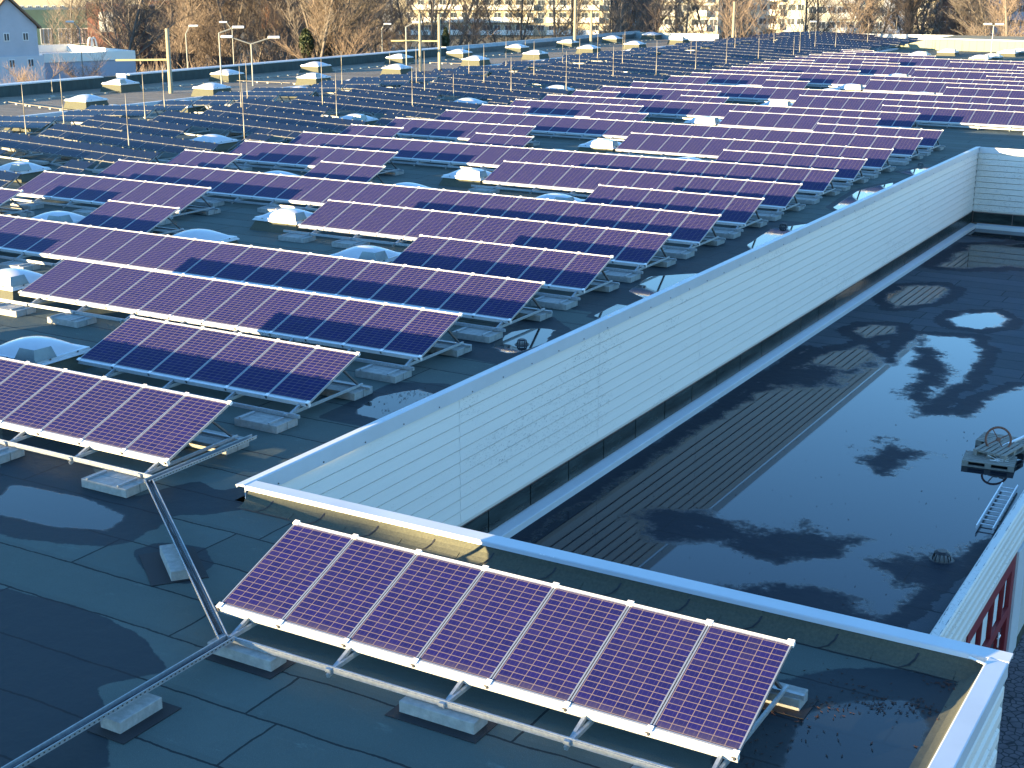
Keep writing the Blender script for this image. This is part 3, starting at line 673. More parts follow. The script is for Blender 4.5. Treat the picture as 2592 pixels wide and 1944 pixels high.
# well far wall (faces -Y)
cl=MB(); ribbed(cl,'x',54.72,-1,-2.70,6.5,.0,-2.70)
prof=[(54.66,.0),(54.66,.262),(54.70,.27),(54.86,.25),(54.84,.2),(54.80,.235),(54.675,.235),(54.675,.0)]
cop=MB(); cop.prism(prof,'x',-2.658,8)
bandp=MB(); x=-2.68
while x<6.4: bandp.box(x+.02,min(x+1.78,6.5)-.02,54.70,54.74,-3.21,-2.74); x+=1.78
led=MB(); led.prism([(54.70,-3.24),(54.48,-3.29),(54.46,-3.30),(54.46,-3.448),(54.70,-3.448)],'x',-2.455,6.5)
sl=MB(); sl.box(-2.7,6.5,54.741,54.76,-3.24,-2.7)
wallthing('cladding_wall','short white ribbed wall closing the far end of the lower roof','wall',
 [('cladding',cl,M['cladold']),('coping',cop,M['white']),('window_band',bandp,M['band']),('seal',sl,M['seal']),('ledge',led,M['white'])])
# near kerb (runs along X at Y=3.6) with felt upstand and aluminium coping
fe=MB(); pr=[(3.33,.003),(3.42,.02),(3.52,.07),(3.59,.14),(3.61,.199),(3.84,.199),(3.84,-.3),(3.33,-.3)]
x=-2.60
while x<8.7:
    x2=min(x+1.0,8.74); d=.0 ; fe.prism([(a+(.004 if i<5 else 0)*(1 if int(x*7)%2 else 0),b_) for i,(a,b_) in enumerate(pr)],'x',x+.006,x2-.006); x=x2
fe.prism([(3.40,-.3),(3.40,.006),(3.47,.035),(3.56,.11),(3.60,.19),(3.83,.19),(3.83,-.3)],'x',-2.60,8.72)
cop=MB(); cop.prism([(3.585,.20),(3.60,.25),(3.615,.262),(3.86,.268),(3.87,.20),(3.85,.20),(3.85,.24),(3.62,.235),(3.60,.2)],'x',-2.655,8.96)
inn=MB(); ribbed(inn,'x',3.88,1,-2.66,6.5,-.0,-3.44)
lap=MB(); x=-2.25
lp=[(3.335,.008),(3.42,.024),(3.52,.074),(3.588,.143),(3.606,.199)]
while x<8.5:
    for (ya,za),(yb,zb_),dx in zip(lp,lp[1:],(.09,.05,.02,.005)):
        lap.add([(x,ya-.004,za+.003),(x+.028,ya-.004,za+.003),(x+.028+dx,yb-.004,zb_+.003),(x+dx,yb-.004,zb_+.003)],[(0,1,2,3)]); x+=dx
    x+=1.0-.165
xx=-2.6; r_=random.Random(31)
while xx<8.5:
    e=min(xx+.25,8.6); o1=r_.uniform(-.008,.008); lap.add([(xx,3.308+o1,.0065),(e,3.308+o1,.0065),(e,3.334+o1,.0065),(xx,3.334+o1,.0065)],[(0,1,2,3)]); xx=e
lt=MB(); lt.box(.0,.19,3.597,3.602,.222,.232)
wallthing('roof_kerb','low felt-covered kerb with aluminium coping behind the foreground panel row','kerb',
 [('felt_upstand',fe,M['felt']),('coping',cop,M['white']),('inner_cladding',inn,M['clad']),('lap_seams',lap,M['cable'])])
# right kerb (runs along Y at X=8.8) and outer cladding
fe=MB(); fe.prism([(8.46,.003),(8.55,.03),(8.64,.09),(8.70,.199),(8.90,.199),(8.90,-.2),(8.46,-.2)],'y',-16,3.84)
cop=MB(); cop.prism([(8.70,.20),(8.715,.258),(8.73,.268),(8.94,.256),(8.955,.25),(8.965,.08),(8.955,.08),(8.93,.235),(8.74,.24),(8.72,.2)],'y',-16,3.598)
cl=MB(); trapezoid(cl,'y',8.87,-16,3.56,.08,-6.95,.285,.08)
br=MB(); br.bar((8.52,3.53,.25),(8.74,3.40,.275),.035,.012)
wallthing('roof_kerb','right-hand kerb with wide pale coping and ribbed cladding down to the yard','kerb',
 [('felt_upstand',fe,M['felt']),('coping',cop,M['white']),('outer_cladding',cl,M['clad']),('corner_bracket',br,M['alu'])])
fb=MB(); fb.box(6.64,8.9,3.60,3.86,-7,-.02); fb.box(-2.6,8.9,-16,3.5,-7,-.31)
thing('building_base','plain lower walls carrying the corner of the solar roof','wall',me=fb.mesh('building_base',M['render']))
# low building fascia on the right with red entrance
cl=MB(); trapezoid(cl,'y',6.58,3.9,54,-3.30,-4.26,.235,.06)
cop=MB(); cop.prism([(6.44,-3.448),(6.44,-3.22),(6.47,-3.20),(6.62,-3.20),(6.645,-3.24),(6.64,-3.29),(6.60,-3.25),(6.60,-3.448)],'y',3.9,54)
wl=MB(); wl.box(6.35,6.6,3.9,13.58,-7,-4.262); wl.box(6.35,6.6,18.22,54,-7,-4.262)
flg=MB(); yy=4
r_=random.Random(3)
for i in range(70):
    y0=r_.uniform(8,20); xx=r_.choice((6.47,6.48,6.60)); flg.add([(xx,y0,-3.1985),(xx+r_.uniform(.006,.02),y0+.05,-3.1985),(xx+.004,y0+r_.uniform(.08,.3),-3.1985)],[(0,1,2)])
wallthing('lower_fascia','pale grooved fascia and rough wall edging the lower roof above the yard','wall',
 [('cladding',cl,M['cladold']),('coping',cop,M['cladold']),('rendered_wall',wl,M['render']),('flaking_patches',flg,M['aludark'])])
t=thing('entrance_frame','dark red framed glazed entrance under the lower roof','entrance',(6.6,13.6,-7))
m_=MB(); H=2.74
m_.box(-.12,.03,0,.28,0,H); m_.box(-.12,.03,4.25,4.62,0,H); m_.box(-.12,.029,.28,4.25,H-.3,H); m_.box(-.12,.028,.28,4.25,1.32,1.56); m_.box(-.12,.028,.28,4.25,0,.12)
for y in (1.34,2.46,3.49): m_.box(-.11,.027,y,y+.07,.12,H-.3)
obj('frame',m_.mesh('frame',M['red']),t)
for (a,b_) in ((.28,1.30),(1.44,2.42),(2.56,3.45),(3.59,4.25)):
    g1=MB(); g1.box(-.07,-.06,a,b_,1.56,H-.3); obj('pane',g1.mesh('pane',M['glass']),t)
    g1=MB(); g1.box(-.07,-.06,a,b_,.12,1.32); obj('pane',g1.mesh('pane',M['glass']),t)
    g1=MB(); g1.box(-.058,-.052,a+.06,b_-.08,1.58,H-.36); obj('blind',g1.mesh('blind',M['curtain']),t)
m_=MB(); m_.tube((.05,3.3,1.0),(.05,3.3,1.35),.015); m_.tube((.05,3.3,1.2),(.05,3.5,1.2),.015); m_.tube((.02,3.3,1.2),(.05,3.3,1.2),.015); obj('handle',m_.mesh('handle',M['clip']),t)
m_=MB(); m_.box(-.18,.08,4.63,5.6,0,2.73); thing('white_pier','pale smooth wall pier beside the red entrance','wall',(6.6,13.6,-7),me=m_.mesh('white_pier',M['white']))
# left parapet, step fascia, gutter strips
m1=MB(); m1.prism([(-61.4,-7),(-60.95,-7),(-60.9,.3),(-60.9,1.0),(-61.4,1.0)],'y',-16,100); c1=MB(); c1.prism([(-61.5,.98),(-61.5,1.08),(-60.85,1.06),(-60.85,.98)],'y',-16,57.4); c1.prism([(-61.5,.98),(-61.5,1.08),(-60.85,1.06),(-60.85,.98)],'y',59.8,100)
t=wallthing('parapet_wall','long dark green felted parapet with pale coping along the left roof edge','parapet',[('upstand',m1,mat('dark_green_felt',(.035,.055,.055),.9,noise=.25,nscale=1.2,stretch=(1,3,1))),('coping',c1,M['white'])])
m1=MB(); m1.prism([(-61.4,-7),(-60.95,-7),(-60.9,.3),(-60.75,.8),(-60.9,1.1),(-61.4,1.1)],'y',100,142)
m1.prism([(140.2,-1),(140.5,1.0),(140.8,1.0),(140.8,-7),(140.2,-7)],'x',-60.9,-50.4)
wallthing('parapet_wall','shiny foil-faced parapet where the roof edge turns at the far left','parapet',[('upstand',m1,M['zinc'])])
m1=MB(); m1.box(-50.45,-50.15,-16,140,.22,.37); m1.box(-50.2,-50.16,-16,140,-.2,.22,0)
thing('step_fascia','white edge trim between felt strip and the dark solar racks','trim',me=m1.mesh('step_fascia',M['white']))
m1=MB(); m1.prism([(-29.95,.0),(-29.95,.12),(-29.6,.14),(-29.6,0)],'y',16,139)
thing('expansion_joint','low white joint cover between dark racks and violet rows','trim',me=m1.mesh('expansion_joint',M['white']))
wb=MB(); wb.box(-.35,.35,-.1,.1,0,.45); bevel_=bevel(wb.mesh('notice_box',M['white']),.02)
thing('white_box','small white box fixed at the gap in the left parapet','box',(-60.4,58.6,.75),rad(20),me=bevel_)
# far right pale panelled wall
FY=139.8
m1=MB(); m1.add([(-31.0,FY+1.4,.05),(-23,FY,0),(6,FY,0),(6,FY,1.2),(-26.9,FY,1.1),(-30.9,FY+1.4,.2)],[(0,1,2,3,4,5)])
m1.add([(-31.0,FY+1.4,.05),(-31.0,FY+8,.05),(-26.9,FY+8,1.1),(-26.9,FY,1.1),(-30.9,FY+1.4,.2)],[(0,1,2,4)])
fr2=mat('cream_panel_wall',(.25,.25,.18),.7)
t_=fr2.node_tree; g_=NG(t_); tc_=N(t_,'ShaderNodeTexCoord'); sx_=N(t_,'ShaderNodeSeparateXYZ'); t_.links.new(tc_.outputs['Object'],sx_.inputs[0])
t_.links.new(g_.mix(g_.m('LESS_THAN',g_.m('FRACT',g_.m('MULTIPLY',sx_.outputs[0],1.33)),.05),(.21,.205,.14),(.12,.12,.08)),t_.nodes['Principled BSDF'].inputs['Base Color'])
box=MB(); box.add([(-26.9,FY,0),(8,FY,0),(8,FY,1.15),(-26.9,FY,1.05),(-26.9,FY+12,0),(8,FY+12,0),(8,FY+12,1.15),(-26.9,FY+12,1.05),(-31.2,FY+1.0,0),(-31.2,FY+9,0)],
 [(0,1,2,3),(3,2,6,7),(1,5,6,2),(5,4,7,6),(8,0,3),(3,7,9,8),(4,9,7)])
thing('raised_roof','long pale panelled upstand of a raised roof section at the far right','wall',me=box.mesh('raised_roof',fr2))
m1=MB(); m1.box(-27.2,8,FY-.03,FY+.25,1.10,1.22); thing('wall_coping','bright coping strip on the pale panelled upstand','coping',me=m1.mesh('wall_coping',M['white']))
m1=MB(); m1.bar((-40,158.5,.35),(5,164,.35),.3,.7); thing('parapet_wall','sunlit far parapet behind the pale panelled upstand','parapet',me=m1.mesh('parapet_wall',M['white']))
ob=MB(); ob.box(-21.0,-9.5,-36,-32,-7,3.865); ob.box(-75,-21.0,-36.01,-31.99,-7,4.22); thing('shade_blocker','plain unseen block added behind the camera to the left to shade the front roof','building',me=ob.mesh('shade_blocker',M['render']))  # added unseen blocker, heights set so its shadow covers the foreground roof
# small things on the roofs
def drain(x,y,z,lab,s_=1):
    t=thing('roof_drain',lab,'drain',(x,y,z),0,'black roof drains'); m_=MB()
    for i in range(12):
        q=i*math.pi/6; m_.bar((.13*s_*math.cos(q),.13*s_*math.sin(q),0),(.09*s_*math.cos(q),.09*s_*math.sin(q),.11*s_),.018,.012)
    m_.tube((0,0,.1*s_),(0,0,.13*s_),.11*s_,.07*s_,12); m_.tube((0,0,0),(0,0,.015),.17*s_,.16*s_,16)
    obj('grate',m_.mesh('grate',M['cable']),t)
drain(5.69,15.03,LZ,'black dome grate in a puddle near the lower fascia',1.5)
drain(-3.7,14.2,0,'black drain grate in the puddle beside the fourth panel row')
drain(-3.78,31.5,0,'black drain grate in the puddle farther along the wall')
drain(-3.81,48.8,0,'black drain grate on the roof before the far corner of the wall')
# leaves in the corner
lv=MB(); r_=random.Random(8)
def leaf(x,y,z):
    a=r_.uniform(0,6.28); l=r_.uniform(.012,.034); w_=l*r_.uniform(.25,.5); c,s_=math.cos(a),math.sin(a)
    P=[(-l,0),(0,-w_),(l,0),(0,w_)]; lv.add([(x+c*p-s_*q,y+s_*p+c*q,z+.006+(abs(p)*.3)) for p,q in P],[(0,1,2,3)])
for cx,cy_,n,sx_,sy_ in ((7.78,2.35,90,.16,.14),(8.25,2.5,60,.1,.1),(7.35,1.95,50,.22,.15),(6.95,1.2,35,.3,.3),(7.0,.7,30,.15,.4),(8.35,3.2,40,.15,.08),(7.1,2.6,30,.25,.2),(7.6,1.2,20,.4,.5),(-3.7,9.6,60,.25,.25),(-3.2,8.6,30,.25,.1)):
    for _ in range(n): leaf(r_.gauss(cx,sx_),r_.gauss(cy_,sy_),0)
for _ in range(120): leaf(r_.uniform(-1.5,6),r_.uniform(10,24),LZ)
struct('fallen_leaves',lv.mesh('fallen_leaves',M['leafdead']),kind='stuff')
# hose/wire loop
m_=MB(); p=None
for i in range(30):
    q=math.pi*2*i/24; v=Vector((.28*math.cos(q),.12*math.sin(q),.02+.0*i))
    if p: m_.tube(p,v,.007,n=5,cap=False)
    p=v
thing('wire_loop','thin green wire loop under the lower right corner of the second row','wire',(-4.9,7.0,0),me=m_.mesh('wire_loop',M['green']))
# ladder
t=thing('ladder','aluminium ladder lying flat in the puddle beside the fascia','ladder',(6.12,16.95,LZ+.10),rad(1.5))
for x in (-.17,.17):
    m_=MB(); m_.box(x-.014,x+.014,0,2.98,-.035,.035); obj('side_rail',m_.mesh('side_rail',M['alu']),t)
for i in range(10):
    m_=MB(); m_.tube((-.156,.22+i*.28,0),(.156,.22+i*.28,0),.016,n=8); obj('rung',m_.mesh('rung',M['alu'],smooth=True),t)
# pallets
def pallet(x,y,z,rz,lab,rx=0):
    t=thing('wooden_pallet',lab,'pallet',(x,y,z),rz,'weathered wooden pallets'); t.rotation_euler=(rx,0,rz)
    m_=MB()
    for yy in (0,.14,.275,.42,.56,.70): m_.box(0,1.2,yy,yy+.1,.122,.144)
    obj('top_boards',m_.mesh('top_boards',M['wood']),t)
    m_=MB()
    for yy in (0,.35,.70):
        for xx in (0,.53,1.055): m_.box(xx,xx+.145,yy,yy+.1,.023,.0995)
    obj('spacer_blocks',m_.mesh('spacer_blocks',M['wood']),t)
    m_=MB()
    for xx in (0,.53,1.055): m_.box(xx,xx+.145,0,.8,.1,.1215)
    for yy in (0,.35,.70): m_.box(0,1.2,yy,yy+.1,.0,.0225)
    obj('bearers',m_.mesh('bearers',M['wood']),t); return t
pallet(4.70,20.98,LZ+.004,rad(6),'wooden pallet lying nearest in the puddle, white wires on it')
pallet(4.64,22.70,LZ+.004,rad(-4),'wooden pallet lying behind the nearest one under the rusty wheel')
pallet(5.62,21.35,LZ+.15,rad(78),'wooden pallet propped across the other two at the right edge')
t=thing('iron_wheel','rusty spoked iron handwheel leaning on the pallets','wheel',(5.3,22.05,LZ+.46)); t.rotation_euler=(rad(72),0,rad(22))
m_=MB(); n=28; p=None
for i in range(n+1):
    q=2*math.pi*i/n; v=Vector((.30*math.cos(q),.30*math.sin(q),0))
    if p: m_.tube(p,v,.028,n=7,cap=False)
    p=v
obj('rim',m_.mesh('rim',M['rust'],smooth=True),t)
for i in range(4):
    q=i*math.pi/2+.5; m_=MB(); m_.tube((0,0,0),(.28*math.cos(q),.28*math.sin(q),0),.013,n=6); obj('spoke',m_.mesh('spoke',M['rust']),t)
m_=MB(); m_.tube((0,0,-.05),(0,0,.05),.05,n=10); obj('hub',m_.mesh('hub',M['rust']),t)
m_=MB(); m_.bar((0,0,0),(.62,1.5,.12),.07,.04); thing('metal_channel','white metal channel lying across the pallets behind the wheel','channel',(5.35,22.1,LZ+.25),me=m_.mesh('metal_channel',M['alu']))
m_=MB()
for i in range(14):
    q=r_.uniform(0,6.28); m_.tube((r_.uniform(-.1,.1),r_.uniform(-.1,.1),.0),(.25*math.cos(q),.15*math.sin(q),r_.uniform(0,.12)),.006,n=4)
thing('wire_scraps','tangle of white wires on the nearest pallet','wire',(5.45,21.4,LZ+.15),me=m_.mesh('wire_scraps',M['clip']))
# writing on the kerb coping
for txt,x in (('GRÜN',2.78),('12',3.02)): pass
cu=bpy.data.curves.new('coping_mark','FONT'); cu.body='CE - 12'; cu.size=.085; cu.extrude=.001
to=bpy.data.objects.new('tmp',cu); COL.objects.link(to); dg=bpy.context.evaluated_depsgraph_get(); me=bpy.data.meshes.new_from_object(to.evaluated_get(dg)); bpy.data.objects.remove(to)
me.materials.append(M['clip']); thing('coping_mark','small white stencilled mark on the front of the kerb coping','marking',(2.62,3.5955,.208),me=me).rotation_euler=(rad(75),0,0)
# ================================================================== BACKGROUND
def at(px,D,z=-7,py=100):
    d=fw*3556.7+r2*(px-1296)-u2*(py-972); h=Vector((d.x,d.y,0)).normalized(); return Vector((CAM.x+h.x*D,CAM.y+h.y*D,z))
def zat(py,D,px=1296):
    a,b_=pix(at(px,D,-7))[1],pix(at(px,D,3))[1]; return -7+10*(py-a)/(b_-a)
def face_rz(px,off=0):
    p=at(px,100); return math.atan2(p.y-CAM.y,p.x-CAM.x)-math.pi/2+off
def wpx(npx,D,px=1296):
    p=at(px,D); h=Vector((p.x-CAM.x,p.y-CAM.y,0)).normalized(); q=Vector((h.y,-h.x,0)); return npx/abs(pix(p+q*.5)[0]-pix(p-q*.5)[0])
def building(name,label,pxa,pxb,D,pytop,wallm,depth=12,off=0,floors=3.0,winm=None,wins=None,roofm=None,extra=None,top_extra=0):
    pc=(pxa+pxb)/2; W_=wpx(pxb-pxa,D,pc); P=at(pc,D); zt=(zat(pytop,D,pc) if pytop is not None else zat(0,D,pc)+top_extra)
    t=thing(name,label,'building',P,face_rz(pc,off)); H=zt+7
    m_=MB(); m_.box(-W_/2,W_/2,0,depth,0,H); obj('walls',m_.mesh('walls',wallm),t)
    if roofm: m_=MB(); m_.box(-W_/2-.3,W_/2+.3,-.3,depth+.3,H+.003,H+.35); obj('roof',m_.mesh('roof',roofm),t)
    return t,W_,H
def window(t,x,z,w_,h_,wm=None,fm=None,y=-.0):
    m_=MB(); m_.box(x,x+w_,y-.05,y-.003,z,z+h_); f=obj('window',m_.mesh('window',fm or M['domeframe']),t)
    m_=MB(); q=.09
    m_.box(x+q,x+w_/2-q/2,y-.07,y-.052,z+q,z+h_-q); m_.box(x+w_/2+q/2,x+w_-q,y-.07,y-.052,z+q,z+h_-q); obj('pane',m_.mesh('pane',wm or M['glass']),f); return f
c_grey=mat('pale_grey_render',(.38,.41,.47),.9,noise=.06,nscale=.6); c_tile=mat('brown_tiles',(.17,.11,.07),.85,noise=.2,nscale=2)
c_mast=mat('beige_mast_concrete',(.26,.23,.16),.9,noise=.1)
c_cream=mat('cream_facade',(.42,.38,.28),.9,noise=.08,nscale=.5); c_pink=mat('salmon_facade',(.27,.12,.085),.9,noise=.08,nscale=.4); c_teal=mat('teal_facade',(.035,.08,.075),.8,noise=.2,nscale=.3)
c_orange=mat('orange_facade',(.3,.12,.05),.9,noise=.05); c_blue=mat('bluegrey_and_shade_facade',(.34,.38,.46),.9,noise=.08,nscale=.4); c_brick=mat('red_brick_facade',(.13,.045,.035),.9,noise=.15,nscale=.8)  # bluegrey also carries the painted shade of the ivory gable and white annex
c_white=mat('white_balcony',(.78,.76,.70),.7); c_tan=mat('tan_facade',(.2,.15,.11),.9,noise=.1,nscale=.4); c_ivory=mat('ivory_facade',(.50,.48,.40),.9,noise=.06,nscale=.5)
# gabled house
D=146; P=at(22,D); t=thing('gabled_house','pale grey gabled house with white windows at the left edge','house',P,face_rz(22,rad(24)))
k_=wpx(1,D,22); ze=zat(68,D,22)+7; zp=zat(-2,D,22)+7; hw=75*k_; xc=5*k_
m_=MB(); m_.prism([(-hw+xc,0),(hw+xc,0),(hw+xc,ze),(xc,zp),(-hw+xc,ze)],'y',0,11); obj('walls',m_.mesh('walls',c_grey),t)
m_=MB(); m_.prism([(hw+xc+.35,ze-.25),(hw+xc+.35,ze-.05),(xc,zp+.35),(-hw+xc-.35,ze-.05),(-hw+xc-.35,ze-.25),(xc,zp+.1)],'y',-.35,11.3); obj('roof',m_.mesh('roof',c_tile),t)
m_=MB(); m_.box(-hw+xc-.02,hw+xc+.4,-.12,-.004,0,zat(142,D,22)+7); obj('plinth_storey',m_.mesh('plinth_storey',mat('light_base_render',(.46,.49,.53),.9)),t)
for a,b_ in ((8,82),(60,82)): window(t,(a-22)*k_,zat(104,D,22)+7,17*k_,22*k_)
for a in (14,66): window(t,(a-22)*k_,zat(171,D,22)+7,18*k_,23*k_,y=-.12)
# low flat extension
D=152; a=at(100,140); t=thing('flat_annex','low white flat-roofed annex beside the gabled house','building',at(225,D),face_rz(225,rad(24))); W_=wpx(250,D,225); H=zat(140,D,225)+7
m_=MB(); m_.box(-W_/2,W_/2,0,16,0,H-.5); obj('walls',m_.mesh('walls',c_blue),t)
m_=MB(); m_.box(-W_/2,W_/2,-.1,.2,H-.5,H+.35); m_.box(-W_/2,W_/2,16,16.3,H-.5,H+.35); m_.box(W_/2-.3,W_/2,.2,16,H-.5,H+.35); obj('parapet',m_.mesh('parapet',c_white),t)
m_=MB(); m_.box(-W_/2,W_/2-.3,.2,16,H-.497,H-.4); obj('roof',m_.mesh('roof',mat('annex_roof',(.3,.33,.36),.3)),t)
m_=MB()
for x in (W_*.38,W_*.42):
    p=None
    for i in range(9):
        q=math.pi*i/8; v=Vector((x+.3*math.cos(q),8,H+.3+1.1*math.sin(q)))
        if p: m_.tube(p,v,.09,n=6)
        p=v
obj('vent_hoop',m_.mesh('vent_hoop',c_white),t)
# teal, cream, pink
t,W_,H=building('teal_hall','dark teal building with grouped windows behind bare shrubs',62,228,235,24,c_teal,14)
for x in (-.25,-.18,.02,.09,.2,.27,.38): window(t,x*W_,H-5.2,1.0,2.4)
for x in (-.35,-.1,.15): window(t,x*W_,H-9,2.2,1.6)
t,W_,H=building('cream_hall','long cream building with small dark windows behind the teal hall',40,560,300,None,c_cream,14,top_extra=1.2)
for x in [i*.038-.46 for i in range(25)]:
    if int(x*100)%4!=0: window(t,x*W_,H-3.8,.8,1.6)
t,W_,H=building('salmon_hall','sunlit salmon block with pale square panel',225,322,230,9,c_pink,10)
m_=MB(); m_.box(-.2*W_,.18*W_,-.06,-.003,H-6.0*.5-1.2,H-1.2); obj('pale_panel',m_.mesh('pale_panel',c_white),t)
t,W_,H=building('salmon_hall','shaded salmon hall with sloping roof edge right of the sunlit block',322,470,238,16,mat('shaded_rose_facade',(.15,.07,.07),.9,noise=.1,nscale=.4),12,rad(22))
t,W_,H=building('salmon_hall','lower sunlit salmon strip behind the shaded hall',368,466,262,3,c_pink,8)
t,W_,H=building('orange_house','orange facade glimpsed above the trees with white balcony',664,738,380,None,c_orange,12,top_extra=2)
m_=MB(); m_.box(W_*.22,W_*.42,-1,-.003,H-3.3,H-1.8); obj('balcony',m_.mesh('balcony',c_white),t)
for px,l in ((560,'pale yellow facade strip glimpsed high among bare trees'),(760,'cream facade corner glimpsed beside the orange house')):
    t,W_,H=building('far_house',l,px-18,px+18,390,None,c_cream,10,top_extra=1)
    window(t,-1,H-3,1.4,1.4)
def flats(name,label,pa,pb,D,wm,bal,wcount,off=0,fh=2.85,balw=.8,seed=0,te=9):
    t,W_,H=building(name,label,pa,pb,D,None,wm,13,off,top_extra=te); r=random.Random(seed)
    z=.9
    while z<H-1.6:
        n=wcount
        for i in range(n):
            x=-W_/2+(i+.5)*W_/n
            if r.random()<.93: window(t,x-.8,z+.1,1.6,1.35)
        if bal:
            for bx,bw in bal:
                m_=MB(); m_.box(bx*W_,(bx+bw)*W_,-1.35,-1.2,z-.75,z+.35); m_.box(bx*W_,(bx+bw)*W_,-1.2,-.004,z-.85,z-.72); m_.box((bx+bw)*W_-.12,(bx+bw)*W_,-1.2,-.004,z-.72,z+.35); obj('balcony',m_.mesh('balcony',c_white),t)
        z+=fh
    return t
flats('apartment_block','broad sunlit cream apartment block with continuous white balconies',997,1548,340,c_cream,[(-.42,.24),(-.16,.30),(.2,.24)],20,seed=1)
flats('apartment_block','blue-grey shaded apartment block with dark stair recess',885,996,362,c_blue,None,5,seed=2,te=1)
t,W_,H=building('apartment_block','tan gable end standing right of the broad cream block',1548,1662,352,None,c_tan,14,rad(15),top_extra=9)
for z in (2,4.8,7.6): window(t,-1,z,1.3,1.3)
flats('apartment_block','ivory apartment block with separate balconies behind bare trees in the centre right',1655,1815,300,c_ivory,[(-.4,.22),(.12,.2)],7,seed=3)
flats('apartment_block','bright ivory apartment block right of the tall lamp post',1822,2035,310,c_ivory,[(-.44,.16),(.05,.16)],9,rad(-6),seed=4)
flats('apartment_block','ivory apartment block with plain windows beside the blue gable',2040,2235,292,c_ivory,[(-.1,.22)],8,rad(5),seed=5)
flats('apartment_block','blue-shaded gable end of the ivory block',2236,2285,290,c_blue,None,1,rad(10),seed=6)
flats('apartment_block','cream flats behind thin trees, partly hidden, right of the blue gable',2290,2375,330,c_cream,[(-.3,.5)],4,seed=7)
flats('apartment_block','red brick house with white windows at the far right',2378,2468,300,c_brick,None,4,seed=8)
flats('apartment_block','blue-grey house half hidden by trees at the right edge',2470,2640,315,c_blue,None,7,seed=9)
# ------------------------------------------------------------------ trees
def bark(name,c,c2): return mat(name,c,.95,col2=c2,nscale=1.5)
B_BR=bark('brown_twigs',(.17,.135,.115),(.105,.083,.07)); B_GR=bark('greyish_bark',(.16,.14,.125),(.095,.083,.075)); B_RD=bark('reddish_twigs',(.17,.095,.065),(.11,.06,.045)); B_OR=bark('ochre_twigs',(.20,.15,.115),(.13,.10,.08))
def tree_mesh(seed,H=15,spread=.42,tw=5,trunkr=.20,lowbranch=.15,fine=1.0,twr=.026):
    r=random.Random(seed); T=MB(); Bm=MB()
    def branch(p,d,L_,rr,lev):
        n=3 if lev<2 else 2; q=p
        for i in range(n):
            d2=(d+Vector((r.uniform(-1,1),r.uniform(-1,1),r.uniform(-.2,.7)))*.22).normalized(); q2=q+d2*L_/n
            (T if lev==0 else Bm).tube(q,q2,max(rr*(1-i/n*.4),.012),max(rr*(1-(i+1)/n*.4),.010),n=(7 if lev==0 else 4 if lev==1 else 3),cap=False)
            if lev<3:
                kk=int((6 if lev==0 else 4 if lev==1 else tw)*(fine if lev==2 else 1))
                for _ in range(kk):
                    if lev==0 and i==0 and r.random()>lowbranch*2: continue
                    f_=r.random(); pp=q.lerp(q2,f_); az=r.uniform(0,6.283); el=r.uniform(.25,1.0)
                    nd=(d2*el+Vector((math.cos(az),math.sin(az),r.uniform(.1,.8)))*1.0*(1-el*.4)).normalized()
                    branch(pp,nd,L_*r.uniform(.36,.58)*(spread/.42),max(rr*.36,twr*.55),lev+1)
            q,d=q2,d2
    branch(Vector((0,0,0)),Vector((0,0,1)),H,trunkr,0)
    return T,Bm
PROTO=[]
for i,(s_,H,sp,tw,tr,lb,bm_) in enumerate([(1,17,.36,9,.17,.5,B_BR),(2,19,.32,9,.19,.3,B_GR),(3,15,.40,9,.15,.6,B_BR),(4,18,.34,9,.15,.5,B_GR),(5,14,.42,9,.13,.7,B_OR),(6,18,.34,4,.17,.4,B_GR),(7,16,.38,4,.14,.5,B_BR)]):
    T,Bb=tree_mesh(s_,H,sp,tw,tr,lb); PROTO.append((T.mesh('trunk',B_GR,recalc=False),Bb.mesh('crown',bm_,recalc=False)))
def bush_mesh(seed,matl,n=260,R=2.2,H=3.2):
    r=random.Random(seed); m_=MB()
    for _ in range(n):
        a=r.uniform(0,6.283); q=r.random()**.6*R*.55; p=Vector((q*math.cos(a),q*math.sin(a),0)); d=Vector((math.cos(a)*r.uniform(.05,.7),math.sin(a)*r.uniform(.05,.7),1)).normalized(); L_=H*r.uniform(.45,1.05)
        m=p+d*L_*.5; e=m+(d+Vector((r.uniform(-.4,.4),r.uniform(-.4,.4),0))).normalized()*L_*.5
        m_.tube(p,m,.035,.026,n=3,cap=False); m_.tube(m,e,.026,.01,n=3,cap=False)
        for _k in range(3):
            f_=r.uniform(.2,1); s=m.lerp(e,f_); m_.tube(s,s+Vector((r.uniform(-.5,.5),r.uniform(-.5,.5),r.uniform(.1,.7))),.018,.008,n=3,cap=False)
    return m_.mesh('shrub',matl,recalc=False)
BUSH=[bush_mesh(11,B_RD),bush_mesh(12,B_BR),bush_mesh(13,B_OR),bush_mesh(14,B_RD,300,2.6,2.4)]
def ivy_mesh():
    r=random.Random(21); m_=MB()
    for _ in range(4200):
        z=r.uniform(.2,9.5); R_=1.5*(1-(z/11)**2)*(.75+.35*math.sin(z*1.7)); a=r.uniform(0,6.283); q=R_*r.random()**.4
        c=Vector((q*math.cos(a),q*math.sin(a),z)); n_=Vector((r.gauss(0,1),r.gauss(0,1),r.gauss(0,1))).normalized(); u=n_.orthogonal().normalized()*.16; v=n_.cross(u)
        m_.add([c-u-v,c+u-v,c+u+v,c-u+v],[(0,1,2,3)])
    return m_.mesh('ivy',mat('dark_ivy',(.035,.05,.02),.7,noise=.5,nscale=2),recalc=False)
IVY=ivy_mesh(); IVY2=IVY.copy(); IVY2.materials.clear(); IVY2.materials.append(mat('light_ivy',(.12,.13,.035),.7,noise=.5,nscale=2))
r_=random.Random(99)
cnt=[0]
